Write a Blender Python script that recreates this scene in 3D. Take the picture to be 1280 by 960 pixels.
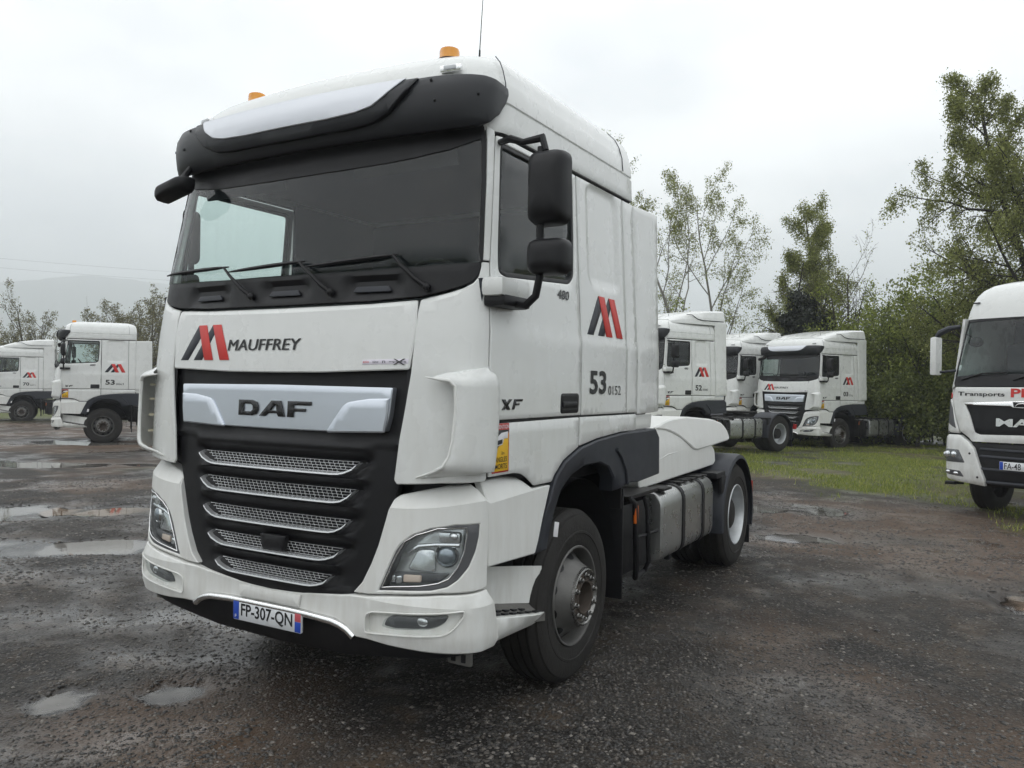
import bpy, bmesh, math, random
import numpy as np
from mathutils import Vector, Matrix
from mathutils.geometry import delaunay_2d_cdt

for o in list(bpy.data.objects): bpy.data.objects.remove(o)
scene = bpy.context.scene
COL = scene.collection
R = math.radians

# ------------------------------------------------------------------ camera
CAM = Vector((3.3552, -3.1726, 1.8386))
YAW, PITCH, ROLL, FPX = R(-30.0534), R(-0.0531), R(0.8797), 1012.21
_f = Vector((math.sin(YAW) * math.cos(PITCH), math.cos(YAW) * math.cos(PITCH), math.sin(PITCH)))
_r = Vector((math.cos(YAW), -math.sin(YAW), 0)); _u = _r.cross(_f)
_r2 = _r * math.cos(ROLL) + _u * math.sin(ROLL); _u2 = _u * math.cos(ROLL) - _r * math.sin(ROLL)
cd = bpy.data.cameras.new('camera'); cam = bpy.data.objects.new('camera', cd); COL.objects.link(cam)
m = Matrix((_r2, _u2, -_f)).transposed().to_4x4(); m.translation = CAM
cam.matrix_world = m
cd.sensor_width = 36; cd.lens = FPX / 1280 * 36; cd.clip_start = 0.05; cd.clip_end = 6000
scene.camera = cam
scene.render.resolution_x, scene.render.resolution_y = 1024, 768
scene.view_settings.view_transform = 'Standard'; scene.view_settings.look = 'None'
scene.view_settings.gamma = 1; scene.view_settings.use_curve_mapping = False
scene.view_settings.exposure = 0.15
try:
    scene.cycles.max_bounces = 8; scene.cycles.transparent_max_bounces = 16
    scene.cycles.volume_bounces = 2
except Exception: pass

# ------------------------------------------------------------------ overcast sky and weak soft sun
SUN_EL, SUN_AZ = R(32), R(-18)      # sun stands behind the camera's left shoulder, hidden by cloud
W = bpy.data.worlds.new('World'); scene.world = W; W.use_nodes = True
nt = W.node_tree; nt.nodes.clear()
def N(nt, t, **kw):
    n = nt.nodes.new(t)
    for k, v in kw.items():
        if k.startswith('i_'):
            k = k[2:]; k = int(k) if k.isdigit() else k.replace('_', ' ')
            n.inputs[k].default_value = v
        else: setattr(n, k, v)
    return n
sky = N(nt, 'ShaderNodeTexSky', sky_type='NISHITA', sun_disc=False)
sky.sun_elevation = SUN_EL; sky.sun_rotation = R(180) - SUN_AZ
tc = N(nt, 'ShaderNodeTexCoord')
mp = N(nt, 'ShaderNodeMapping'); mp.inputs['Scale'].default_value = (1, 1, 2.2)
n1 = N(nt, 'ShaderNodeTexNoise', i_Scale=1.9, i_Detail=5.0, i_Roughness=.5)
n2 = N(nt, 'ShaderNodeTexNoise', i_Scale=4.5, i_Detail=4.0, i_Roughness=.55)
sepw = N(nt, 'ShaderNodeSeparateXYZ')
mixn = N(nt, 'ShaderNodeMix', data_type='FLOAT'); mixn.inputs[0].default_value = .3
rampz = N(nt, 'ShaderNodeMapRange'); rampz.inputs[1].default_value = -.05; rampz.inputs[2].default_value = .42
rampz.inputs[3].default_value = .0; rampz.inputs[4].default_value = .15; rampz.interpolation_type = 'SMOOTHSTEP'
addw = N(nt, 'ShaderNodeMath', operation='ADD')
ramp = N(nt, 'ShaderNodeValToRGB')
ramp.color_ramp.elements[0].position = .38; ramp.color_ramp.elements[0].color = (7.6, 8.15, 8.9, 1)
ramp.color_ramp.elements[1].position = .74; ramp.color_ramp.elements[1].color = (15.8, 16.05, 16.1, 1)
mixc = N(nt, 'ShaderNodeMix', data_type='RGBA'); mixc.inputs[0].default_value = .95
bg = N(nt, 'ShaderNodeBackground'); bg.inputs[1].default_value = .1
wo = N(nt, 'ShaderNodeOutputWorld')
L = nt.links.new
L(tc.outputs['Generated'], mp.inputs[0]); L(mp.outputs[0], n1.inputs['Vector']); L(mp.outputs[0], n2.inputs['Vector'])
L(n1.outputs[0], mixn.inputs[2]); L(n2.outputs[0], mixn.inputs[3])
L(tc.outputs['Generated'], sepw.inputs[0]); L(sepw.outputs[2], rampz.inputs[0])
L(mixn.outputs[0], addw.inputs[0]); L(rampz.outputs[0], addw.inputs[1]); L(addw.outputs[0], ramp.inputs[0])
L(sky.outputs[0], mixc.inputs[6]); L(ramp.outputs[0], mixc.inputs[7]); L(mixc.outputs[2], bg.inputs[0]); L(bg.outputs[0], wo.inputs[0])

sd = bpy.data.lights.new('sun', 'SUN'); sd.energy = .55; sd.angle = R(110); sd.color = (1, .97, .93)
sun = bpy.data.objects.new('sun', sd); COL.objects.link(sun)
sun.rotation_euler = (R(90) - SUN_EL, 0, SUN_AZ)

# ------------------------------------------------------------------ materials
MATS = {}
def mat(name, col, rough=.5, metal=0., var=.0, vscale=8., bump=0., bscale=60., coat=0., rvar=0., dirt=None, dirt_h=None, spec=.5, trans=0.):
    m = bpy.data.materials.new(name); m.use_nodes = True; t = m.node_tree; b = t.nodes['Principled BSDF']; l = t.links.new
    b.inputs['Roughness'].default_value = rough; b.inputs['Metallic'].default_value = metal
    b.inputs['Specular IOR Level'].default_value = spec
    b.inputs['Coat Weight'].default_value = coat; b.inputs['Coat Roughness'].default_value = .06
    b.inputs['Base Color'].default_value = (*col, 1)
    co = N(t, 'ShaderNodeTexCoord')
    if var or dirt:
        n = N(t, 'ShaderNodeTexNoise', i_Scale=vscale, i_Detail=6.0, i_Roughness=.6); l(co.outputs['Object'], n.inputs['Vector'])
        mx = N(t, 'ShaderNodeMix', data_type='RGBA'); l(n.outputs[0], mx.inputs[0])
        mx.inputs[6].default_value = (*[c * (1 - var) for c in col], 1); mx.inputs[7].default_value = (*[min(1, c * (1 + var)) for c in col], 1)
        out = mx.outputs[2]
        if dirt:
            # splashed road film: streaky, thickest low down
            mpn = N(t, 'ShaderNodeMapping'); mpn.inputs['Scale'].default_value = (7, 7, 1.4); l(co.outputs['Object'], mpn.inputs[0])
            d = N(t, 'ShaderNodeTexNoise', i_Scale=2.2, i_Detail=8.0, i_Roughness=.65); l(mpn.outputs[0], d.inputs['Vector'])
            sp = N(t, 'ShaderNodeSeparateXYZ'); l(co.outputs['Object'], sp.inputs[0])
            hr = N(t, 'ShaderNodeMapRange'); l(sp.outputs[2], hr.inputs[0])
            hr.inputs[1].default_value, hr.inputs[2].default_value = dirt_h or (0.4, 2.2); hr.inputs[3].default_value = .55; hr.inputs[4].default_value = .05
            dr = N(t, 'ShaderNodeMapRange'); l(d.outputs[0], dr.inputs[0]); dr.inputs[1].default_value = .38; dr.inputs[2].default_value = .95
            mm = N(t, 'ShaderNodeMath', operation='MULTIPLY'); l(hr.outputs[0], mm.inputs[0]); l(dr.outputs[0], mm.inputs[1])
            m2 = N(t, 'ShaderNodeMix', data_type='RGBA'); l(mm.outputs[0], m2.inputs[0]); l(out, m2.inputs[6]); m2.inputs[7].default_value = (*dirt, 1)
            out = m2.outputs[2]
        l(out, b.inputs['Base Color'])
    if rvar:
        n = N(t, 'ShaderNodeTexNoise', i_Scale=vscale * 1.7, i_Detail=5.0); l(co.outputs['Object'], n.inputs['Vector'])
        mr = N(t, 'ShaderNodeMapRange'); l(n.outputs[0], mr.inputs[0]); mr.inputs[3].default_value = max(0, rough - rvar); mr.inputs[4].default_value = rough + rvar
        l(mr.outputs[0], b.inputs['Roughness'])
    if bump:
        n = N(t, 'ShaderNodeTexNoise', i_Scale=bscale, i_Detail=4.0); l(co.outputs['Object'], n.inputs['Vector'])
        bp = N(t, 'ShaderNodeBump', i_Strength=bump, i_Distance=.02); l(n.outputs[0], bp.inputs['Height']); l(bp.outputs[0], b.inputs['Normal'])
    MATS[name] = m
    return m
def glassmat(name, tint, refl=1.5, dust=.03, dcol=(.5, .55, .53), streak=True):
    m = bpy.data.materials.new(name); m.use_nodes = True; t = m.node_tree; t.nodes.clear(); l = t.links.new
    o = N(t, 'ShaderNodeOutputMaterial'); tr = N(t, 'ShaderNodeBsdfTransparent'); tr.inputs[0].default_value = (*tint, 1)
    g = N(t, 'ShaderNodeBsdfGlossy', i_Roughness=.02); lw = N(t, 'ShaderNodeLayerWeight', i_Blend=.5); pw = N(t, 'ShaderNodeMath', operation='POWER'); pw.inputs[1].default_value = 4.; l(lw.outputs['Facing'], pw.inputs[0])
    fr = N(t, 'ShaderNodeMapRange'); l(pw.outputs[0], fr.inputs[0]); fr.inputs[3].default_value = .048; fr.inputs[4].default_value = .85
    df = N(t, 'ShaderNodeBsdfDiffuse'); df.inputs[0].default_value = (*dcol, 1)
    m1 = N(t, 'ShaderNodeMixShader'); m2 = N(t, 'ShaderNodeMixShader')
    co = N(t, 'ShaderNodeTexCoord'); mp = N(t, 'ShaderNodeMapping'); mp.inputs['Scale'].default_value = (26, 26, 1.6)
    n = N(t, 'ShaderNodeTexNoise', i_Scale=1.5, i_Detail=6.0, i_Roughness=.6); l(co.outputs['Object'], mp.inputs[0]); l(mp.outputs[0], n.inputs['Vector'])
    mr = N(t, 'ShaderNodeMapRange'); l(n.outputs[0], mr.inputs[0]); mr.inputs[1].default_value = .35; mr.inputs[2].default_value = .8; mr.inputs[3].default_value = dust * .4; mr.inputs[4].default_value = dust * 2.2
    l(mr.outputs[0], m1.inputs[0]); l(tr.outputs[0], m1.inputs[1]); l(df.outputs[0], m1.inputs[2])
    l(fr.outputs[0], m2.inputs[0]); l(m1.outputs[0], m2.inputs[1]); l(g.outputs[0], m2.inputs[2]); l(m2.outputs[0], o.inputs[0])
    MATS[name] = m
    return m
WHITE = mat('white_paint', (.745, .757, .74), .28, var=.03, vscale=3, coat=.5, dirt=(.33, .30, .24), rvar=.08)
WHITE2 = mat('white_plastic', (.755, .76, .735), .42, var=.04, vscale=5, dirt=(.35, .31, .24), dirt_h=(.3, 1.6))
CREAM = mat('cream_plastic', (.50, .46, .34), .6, var=.15, vscale=6)
BLACK = mat('black_plastic', (.010, .010, .0115), .46, spec=.32, var=.3, vscale=9, bump=.06, bscale=220, rvar=.1)
GREYP = mat('grey_plastic', (.030, .033, .041), .50, spec=.38, var=.25, vscale=5, bump=.05, bscale=200, rvar=.1)
DARKM = mat('dark_metal', (.016, .015, .0145), .55, metal=.1, spec=.35, var=.5, vscale=7, bump=.2, bscale=40)
VISOR = mat('visor_plastic', (.020, .0215, .025), .42, spec=.38, var=.2, vscale=6, bump=.04, bscale=300, rvar=.1)
SILVER = mat('silver_paint', (.60, .64, .70), .30, metal=.75, var=.05, vscale=3, coat=.3)
SILV2 = mat('silver_visor', (.60, .62, .66), .36, metal=.5, var=.04, vscale=3, coat=.4)
CHROME = mat('chrome', (.80, .80, .80), .12, metal=1., var=.06, vscale=30, rvar=.06)
WORN = mat('worn_chrome', (.26, .255, .245), .28, metal=.9, var=.4, vscale=40, rvar=.12)
DULLC = mat('brushed_lip', (.66, .67, .68), .26, metal=.7, var=.06, vscale=20)
STEEL = mat('wheel_silver', (.15, .147, .14), .48, metal=.45, var=.35, vscale=10, bump=.08, bscale=60, rvar=.12)
STEPG = mat('step_grey', (.16, .155, .145), .6, metal=.3, var=.4, vscale=14, bump=.2, bscale=60)
STEEL2 = mat('rear_rim_silver', (.56, .58, .59), .40, metal=.5, var=.25, vscale=9, rvar=.12)
ALU = mat('tank_aluminium', (.38, .385, .375), .30, metal=.8, var=.22, vscale=5, rvar=.15, bump=.05, bscale=25)
TYRE = mat('tyre_rubber', (.022, .0205, .019), .72, spec=.3, var=.55, vscale=6, bump=.18, bscale=50, rvar=.12)
RUST = mat('hub_rust', (.060, .046, .036), .7, var=.4, vscale=30)
NAVY = mat('logo_navy', (.012, .014, .024), .4)
RED = mat('logo_red', (.60, .035, .028), .4)
TXT = mat('text_black', (.012, .012, .013), .4)
TXT2 = mat('badge_dark_chrome', (.05, .05, .052), .25, metal=.7)
AMBER = mat('amber_lens', (.75, .30, .02), .25, coat=.3)
ORANGE = mat('orange_reflector', (.75, .16, .02), .3)
REDL = mat('red_lens', (.35, .01, .01), .25)
PLATEW = mat('plate_white', (.70, .72, .74), .4, var=.05)
PLATEB = mat('plate_blue', (.02, .07, .42), .4)
PLATER = mat('plate_red', (.55, .10, .12), .4)
STKR = mat('sticker_yellow', (.80, .48, .02), .45)
STKRED = mat('sticker_red', (.45, .03, .025), .45)
STKW = mat('sticker_white', (.75, .74, .76), .45)
LILAC = mat('sticker_lilac', (.74, .70, .78), .45)
INT = mat('interior_grey', (.012, .017, .026), .7, var=.2)
INT2 = mat('interior_light', (.026, .034, .048), .8, var=.15)
SEAT = mat('seat_fabric', (.035, .038, .048), .85, var=.3, bump=.1)
DASH = mat('dash_top', (.06, .067, .07), .6, var=.2)
MIRRG = mat('mirror_glass', (.7, .72, .74), .03, metal=1.)
REFLE = mat('reflector_bowl', (.72, .74, .76), .16, metal=.85, var=.1, vscale=40)
LAMPI = mat('lamp_bowl', (.70, .72, .73), .22, metal=.6, var=.3, vscale=25)
BEZEL = mat('lamp_bezel', (.085, .087, .093), .4)
mat_lens = mat('projector_glass', (.30, .34, .38), .04, metal=.6, coat=1.)
mat_ind = mat('indicator_lens', (.62, .50, .42), .2, coat=.5)
GLASS = glassmat('windscreen_glass', (.84, .93, .90), 1.52, .016, (.42, .52, .56))
GLASS2 = glassmat('side_glass', (.80, .88, .86), 1.52, .03)
CLEAR = glassmat('lamp_glass', (.93, .95, .95), 1.45, .02)

# ------------------------------------------------------------------ mesh helpers
def prop(o, label=None, cat=None, group=None, kind=None):
    if label: o['label'] = label
    if cat: o['category'] = cat
    if group: o['group'] = group
    if kind: o['kind'] = kind
    return o
def link(name, me, parent=None):
    o = bpy.data.objects.new(name, me); COL.objects.link(o)
    if parent is not None: o.parent = parent
    return o
def mesh(name, V, F, mt, parent=None, angle=38, smooth=True):
    me = bpy.data.meshes.new(name); me.from_pydata([tuple(v) for v in V], [], [tuple(f) for f in F]); me.validate()
    if mt: me.materials.append(mt)
    if smooth:
        me.polygons.foreach_set('use_smooth', [True] * len(me.polygons)); me.set_sharp_from_angle(angle=R(angle))
    me.update()
    return link(name, me, parent)
def empty(name, loc=(0, 0, 0), rz=0):
    o = bpy.data.objects.new(name, None); COL.objects.link(o); o.location = loc; o.rotation_euler = (0, 0, rz); o.empty_display_size = .2
    return o
class MB:
    def __init__(s): s.V = []; s.F = []
    def add(s, V, F, xf=None):
        n = len(s.V); s.V += [tuple(xf @ Vector(v)) if xf else tuple(v) for v in V]; s.F += [tuple(i + n for i in f) for f in F]; return s
    def box(s, c, d, bev=.0, rot=None):
        bm = bmesh.new(); bmesh.ops.create_cube(bm, size=1)
        for v in bm.verts: v.co = Vector((v.co.x * d[0], v.co.y * d[1], v.co.z * d[2]))
        if bev: bmesh.ops.bevel(bm, geom=bm.edges[:], offset=bev, segments=2, affect='EDGES', profile=.6)
        M = Matrix.Translation(c) @ (rot.to_4x4() if rot else Matrix())
        bm.verts.index_update(); s.add([v.co for v in bm.verts], [[v.index for v in f.verts] for f in bm.faces], M); bm.free(); return s
    def tube(s, path, r, n=8, cap=True):
        P = [Vector(p) for p in path]; rs = r if isinstance(r, (list, tuple)) else [r] * len(P); V = []; F = []
        up = None
        for i, p in enumerate(P):
            t = (P[min(i + 1, len(P) - 1)] - P[max(i - 1, 0)]).normalized()
            if up is None: up = Vector((0, 0, 1)) if abs(t.z) < .9 else Vector((1, 0, 0))
            a = t.cross(up).normalized(); b = a.cross(t).normalized(); up = b
            for k in range(n):
                q = 2 * math.pi * k / n; V.append(p + (a * math.cos(q) + b * math.sin(q)) * rs[i])
        for i in range(len(P) - 1):
            for k in range(n): F.append((i * n + k, i * n + (k + 1) % n, (i + 1) * n + (k + 1) % n, (i + 1) * n + k))
        if cap: F.append(tuple(range(n))[::-1]); F.append(tuple((len(P) - 1) * n + k for k in range(n)))
        return s.add(V, F)
    def lathe(s, prof, n=48, c=(0, 0, 0), axis='x'):
        V = []; F = []
        for r, a in prof:
            for k in range(n):
                q = 2 * math.pi * k / n; u, v = r * math.cos(q), r * math.sin(q)
                V.append((c[0] + a, c[1] + u, c[2] + v) if axis == 'x' else (c[0] + u, c[1] + v, c[2] + a))
        for i in range(len(prof) - 1):
            for k in range(n):
                F.append((i * n + k, i * n + (k + 1) % n, (i + 1) * n + (k + 1) % n, (i + 1) * n + k))
        return s.add(V, F)
    def sphere(s, c, d, nu=12, nv=8):
        V = []; F = []
        for j in range(nv + 1):
            th = math.pi * j / nv
            for i in range(nu):
                q = 2 * math.pi * i / nu; V.append((c[0] + d[0] * math.sin(th) * math.cos(q), c[1] + d[1] * math.sin(th) * math.sin(q), c[2] + d[2] * math.cos(th)))
        for j in range(nv):
            for i in range(nu): F.append((j * nu + i, (j + 1) * nu + i, (j + 1) * nu + (i + 1) % nu, j * nu + (i + 1) % nu))
        return s.add(V, F)
    def build(s, name, mt, parent=None, angle=38, smooth=True, mir=False):
        V = [(-v[0], v[1], v[2]) for v in s.V] if mir else s.V
        F = [f[::-1] for f in s.F] if mir else s.F
        return mesh(name, V, F, mt, parent, angle, smooth)
def rbox(name, c, d, bev, mt, parent=None, rot=None): return MB().box(c, d, bev, rot).build(name, mt, parent)

def area(p): return .5 * sum(a[0] * b[1] - b[0] * a[1] for a, b in zip(p, p[1:] + p[:1]))
def inside(p, poly):
    x, y = p; c = False; j = len(poly) - 1
    for i in range(len(poly)):
        xi, yi = poly[i]; xj, yj = poly[j]
        if (yi > y) != (yj > y) and x < (xj - xi) * (y - yi) / (yj - yi) + xi: c = not c
        j = i
    return c
def rnd(poly, r, n=4):
    """round the corners of a polygon; r is one radius or one per corner"""
    out = []; m = len(poly)
    for i in range(m):
        p = Vector(poly[i]); a = Vector(poly[i - 1]) - p; b = Vector(poly[(i + 1) % m]) - p
        ri = r[i] if isinstance(r, (list, tuple)) else r
        la, lb = a.length, b.length; d = min(ri, la * .48, lb * .48)
        if d < 1e-4: out.append(tuple(p)); continue
        A = p + a / la * d; B = p + b / lb * d
        for k in range(n + 1):
            t = k / n; q = A * (1 - t) ** 2 + p * 2 * t * (1 - t) + B * t * t; out.append((q.x, q.y))
    return out
def refine(p, res):
    out = []
    for a, b in zip(p, p[1:] + p[:1]):
        n = max(1, math.ceil(math.hypot(b[0] - a[0], b[1] - a[1]) / res))
        out += [(a[0] + (b[0] - a[0]) * k / n, a[1] + (b[1] - a[1]) * k / n) for k in range(n)]
    return out
def inset(p, d):
    out = []; m = len(p)
    for i in range(m):
        a = Vector(p[i]) - Vector(p[i - 1]); b = Vector(p[(i + 1) % m]) - Vector(p[i])
        if a.length < 1e-9: a = b
        if b.length < 1e-9: b = a
        a.normalize(); b.normalize(); na = Vector((-a.y, a.x)); nb = Vector((-b.y, b.x)); n = na + nb
        n = n.normalized() if n.length > 1e-6 else na
        k = d / max(.45, n.dot(na)); out.append((p[i][0] + n.x * k, p[i][1] + n.y * k))
    return out
def panel(name, poly, M, mt, parent, off=0., thick=.02, bev=.004, res=.07, holes=(), bump=None, mir=False, wall=True, angle=38, lines=()):
    """sheet cut to an outline on the surface M(u, v, off), with rolled edges and side walls"""
    loops = []
    for k, q in enumerate([list(poly)] + [list(h) for h in holes]):
        if (area(q) < 0) == (k == 0): q = q[::-1]
        loops.append(refine(q, res))
    ins = [[(a if i % 2 else b) for i, (a, b) in enumerate(zip(inset(q, bev), inset(q, bev + .0004)))] for q in loops]
    allv = []; edges = []
    for q in ins:
        n0 = len(allv); allv += q; edges += [(n0 + i, n0 + (i + 1) % len(q)) for i in range(len(q))]
    extra = []
    for ln in lines:                                     # creases: rows of vertices the triangles must follow
        q = []
        for a, b in zip(ln, ln[1:]):
            k = max(1, math.ceil(math.hypot(b[0] - a[0], b[1] - a[1]) / res)); q += [(a[0] + (b[0] - a[0]) * i / k, a[1] + (b[1] - a[1]) * i / k) for i in range(k)]
        q = [p for p in q + [ln[-1]] if inside(p, ins[0]) and not any(inside(p, h) for h in ins[1:])]
        n0 = len(allv); allv += q; edges += [(n0 + i, n0 + i + 1) for i in range(len(q) - 1)]; extra += list(zip(q, q[1:]))
    us = [p[0] for p in ins[0]]; vs = [p[1] for p in ins[0]]
    E = [(a, b) for q in ins for a, b in zip(q, q[1:] + q[:1])] + extra
    A = np.array([e[0] for e in E]); B = np.array([e[1] for e in E]); D = B - A; DD = (D * D).sum(1) + 1e-12
    grid = []
    v = min(vs) + res * .5; row = 0
    while v < max(vs):
        u = min(us) + res * (.25 + .5 * (row % 2))
        while u < max(us):
            if inside((u, v), ins[0]) and not any(inside((u, v), h) for h in ins[1:]):
                P = np.array((u, v)); t = np.clip(((P - A) * D).sum(1) / DD, 0, 1); dd = ((A + D * t[:, None] - P) ** 2).sum(1).min()
                if dd > (res * .45) ** 2: grid.append((u, v))
            u += res
        v += res * .87; row += 1
    vv, ee, ff, ov, oe, of = delaunay_2d_cdt([Vector(p) for p in allv + grid], edges, [], 0, 1e-6)
    pts = [(p.x, p.y) for p in vv]
    tris = []
    for f in ff:
        c = (sum(pts[i][0] for i in f) / len(f), sum(pts[i][1] for i in f) / len(f))
        if inside(c, ins[0]) and not any(inside(c, h) for h in ins[1:]):
            if area([pts[i] for i in f]) < 0: f = f[::-1]
            tris.append(tuple(f))
    bf = bump or (lambda u, v: 0.)
    V = [M(u, v, off + bf(u, v)) for u, v in pts]; F = list(tris)
    # map of ring vertices
    back = {}
    for i, l in enumerate(ov):
        for j in l: back[j] = i
    n0 = 0
    for q, qi in zip(loops, ins):
        m_ = len(q); a0 = len(V); V += [M(u, v, off + bf(u, v) - bev * .8) for u, v in q]
        if wall: b0 = len(V); V += [M(u, v, off + bf(u, v) - thick) for u, v in q]
        for i in range(m_):
            j = (i + 1) % m_; F.append((a0 + i, a0 + j, back[n0 + j], back[n0 + i]))
            if wall: F.append((b0 + i, b0 + j, a0 + j, a0 + i))
        n0 += m_
    if mir: V = [(-x, y, z) for x, y, z in V]; F = [f[::-1] for f in F]
    return mesh(name, V, F, mt, parent, angle)
def both(name, poly, M, mt, parent, **kw):
    return [panel(name, poly, M, mt, parent, mir=q, **kw) for q in (False, True)]
def sym(half): return list(half) + [(-a, b) for a, b in half[::-1] if a > 1e-6]

_tc = {}
def text2d(s, w, h, shear=0., bold=0.):
    """outline text scaled to a w x h box with its lower left corner at 0,0"""
    key = (s, shear, bold)
    if key not in _tc:
        c = bpy.data.curves.new('t', 'FONT'); c.body = s; c.shear = shear; c.offset = bold; c.resolution_u = 3
        o = bpy.data.objects.new('t', c); COL.objects.link(o)
        dg = bpy.context.evaluated_depsgraph_get(); me = o.evaluated_get(dg).to_mesh()
        V = [(v.co.x, v.co.y) for v in me.vertices]; F = [tuple(p.vertices) for p in me.polygons]
        o.evaluated_get(dg).to_mesh_clear(); bpy.data.objects.remove(o); bpy.data.curves.remove(c); _tc[key] = (V, F)
    V, F = _tc[key]
    x0, x1 = min(v[0] for v in V), max(v[0] for v in V); y0, y1 = min(v[1] for v in V), max(v[1] for v in V)
    return [((x - x0) / (x1 - x0) * w, (y - y0) / (y1 - y0) * h) for x, y in V], F
def letter(name, s, M, u0, u1, v0, v1, mt, parent, off=.003, shear=0., bold=0., mirror_u=False, mir=False):
    V, F = text2d(s, u1 - u0, v1 - v0, shear, bold)
    X = [M(u0 + u if not mirror_u else u1 - u, v0 + v, off) for u, v in V]
    a = F[0]; 
    if mirror_u: F = [f[::-1] for f in F]
    if mir: X = [(-x, y, z) for x, y, z in X]; F = [f[::-1] for f in F]
    return mesh(name, X, F, mt, parent, smooth=False)
def flat(name, poly, M, mt, parent, off=.002, mir=False):
    return panel(name, poly, M, mt, parent, off=off, thick=.002, bev=.0005, res=.15, mir=mir)

# ------------------------------------------------------------------ terrain height
rng = np.random.default_rng(7)
def vnoise(x, y, f, seed):
    """smooth value noise, 0..1"""
    x = np.asarray(x, float) * f + seed * 17.31; y = np.asarray(y, float) * f - seed * 9.17
    xi, yi = np.floor(x), np.floor(y); u, v = x - xi, y - yi; u = u * u * (3 - 2 * u); v = v * v * (3 - 2 * v)
    def h(a, b):
        q = np.sin(a * 127.1 + b * 311.7 + seed * 74.7) * 43758.5453; return q - np.floor(q)
    return (h(xi, yi) * (1 - u) + h(xi + 1, yi) * u) * (1 - v) + (h(xi, yi + 1) * (1 - u) + h(xi + 1, yi + 1) * u) * v
RX, FX = (math.cos(YAW), -math.sin(YAW)), (math.sin(YAW), math.cos(YAW))     # rough long axes of the tyre-worn hollows
PUDDLES = [  # x, y, half length, half width, depth, label
    (-1.12, -.43, .15, .16, .028, 'small round puddle nearest the left bottom corner'),
    (-.67, .0, .19, .13, .028, 'small round puddle in front of the number plate'),
    (-7.9, 2.9, 1.0, .62, .05, 'long pale puddle at the left edge of the yard'),
    (-4.75, 2.35, .60, .40, .04, 'elongated puddle beside the far headlight of the large truck'),
    (-5.9, 1.5, 1.0, .40, .025, 'shallow puddle in front of the long pale one'),
    (-6.75, 3.95, .62, .40, .035, 'brownish puddle behind the far front corner of the large truck'),
    (1.35, 7.3, .62, .32, .03, 'wide puddle on the right behind the rear wheel'),
    (.35, 9.4, .70, .40, .035, 'narrow puddle at the edge of the grass'),
    (3.75, 5.2, .42, .30, .03, 'muddy brown puddle at the right edge'),
    (-13.6, 7.0, 1.9, .9, .06, 'broad puddle in the middle distance on the left'),
    (-19.6, 11.2, 1.5, .7, .06, 'puddle reflecting the truck numbered 53 0063'),
    (-16.2, 5.2, 2.0, .8, .06, 'puddle far out on the left'),
]
FLAT = [(sx * 1.03, y) for sx in (-1, 1) for y in (1.38, 5.18)]
def base_z(x, y):
    x = np.asarray(x, float); y = np.asarray(y, float)
    r = np.hypot(x - 1.5, y - 3); z = -.0105 * np.maximum(0, np.sqrt((np.maximum(0, r - 10)) ** 2 + 4) - 2)
    z = np.maximum(z, -.55) - .14 * np.exp(-((x - 4.6) ** 2 + (y - 12.8) ** 2) / 16)
    return z + (vnoise(x, y, .16, 3) - .5) * .05 * np.clip((r - 5) / 8, 0, 1)
def gz(x, y, fine=True):
    x = np.asarray(x, float); y = np.asarray(y, float); z = base_z(x, y)
    d = np.hypot(x - CAM.x, y - CAM.y); k = np.clip((46 - d) / 30, 0, 1)
    r = (vnoise(x, y, .7, 1) - .5) * .028 + (vnoise(x, y, 1.9, 2) - .5) * .018
    if fine: r = r + (vnoise(x, y, 5.5, 4) - .5) * .010 + (vnoise(x, y, 13, 5) - .5) * .006
    for fx, fy in FLAT: r = r * np.clip(np.hypot(x - fx, y - fy) / .55 - .25, .1, 1)
    z = z + r * k
    for px, py, a, b, dep, _ in PUDDLES:
        u = ((x - px) * RX[0] + (y - py) * RX[1]) / a; v = ((x - px) * FX[0] + (y - py) * FX[1]) / b
        q = np.hypot(u, v) + (vnoise(x, y, 1.1 / max(.25, a), 8) - .5) * 1.1 + (vnoise(x, y, 3.1 / max(.25, a), 9) - .5) * .55 + (vnoise(x, y, 9 / max(.25, a), 10) - .5) * .22
        w = np.clip(1.55 - q, 0, 1); w = w * w * (3 - 2 * w); z = z - w * dep
    return z
LEVELS = []
for px, py, a, b, dep, _ in PUDDLES:
    LEVELS.append(float(base_z(px, py)) + float(np.mean(gz(px + np.array([0, a, -a, 0, 0]) * 1.6, py + np.array([0, 0, 0, b, -b]) * 1.6) - base_z(px, py))) - dep * .40)
def damp_mask(x, y, z):
    m = np.zeros_like(x)
    for (px, py, a, b, dep, _), lv in zip(PUDDLES, LEVELS):
        u = ((x - px) * RX[0] + (y - py) * RX[1]) / a; v = ((x - px) * FX[0] + (y - py) * FX[1]) / b
        m = np.maximum(m, np.clip(1 - (z - lv) / .020, 0, 1) * np.clip(3.0 - np.hypot(u, v), 0, 1))
    return m
def grass_mask(x, y):
    # grass verge behind the gravel, ragged towards the yard
    edge = 10.7 + .22 * (x + 1) + (vnoise(x, y, .35, 11) - .5) * 6.5 + (vnoise(x, y, 1.1, 12) - .5) * 3.0
    m = np.clip((y + .35 * np.abs(x - 1) * 0 - edge) / 2.6, 0, 1)
    m = m * np.clip((x + 13 + (vnoise(x, y, .3, 13) - .5) * 4) / 3, 0, 1)
    m = m * np.clip((vnoise(x, y, .8, 41) * .6 + vnoise(x, y, 2.3, 43) * .4 - .14) * 2.2, 0, 1)
    far = np.clip((np.hypot(x - CAM.x, y - CAM.y) - 42) / 10, 0, 1)
    return np.maximum(m, far)
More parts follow.
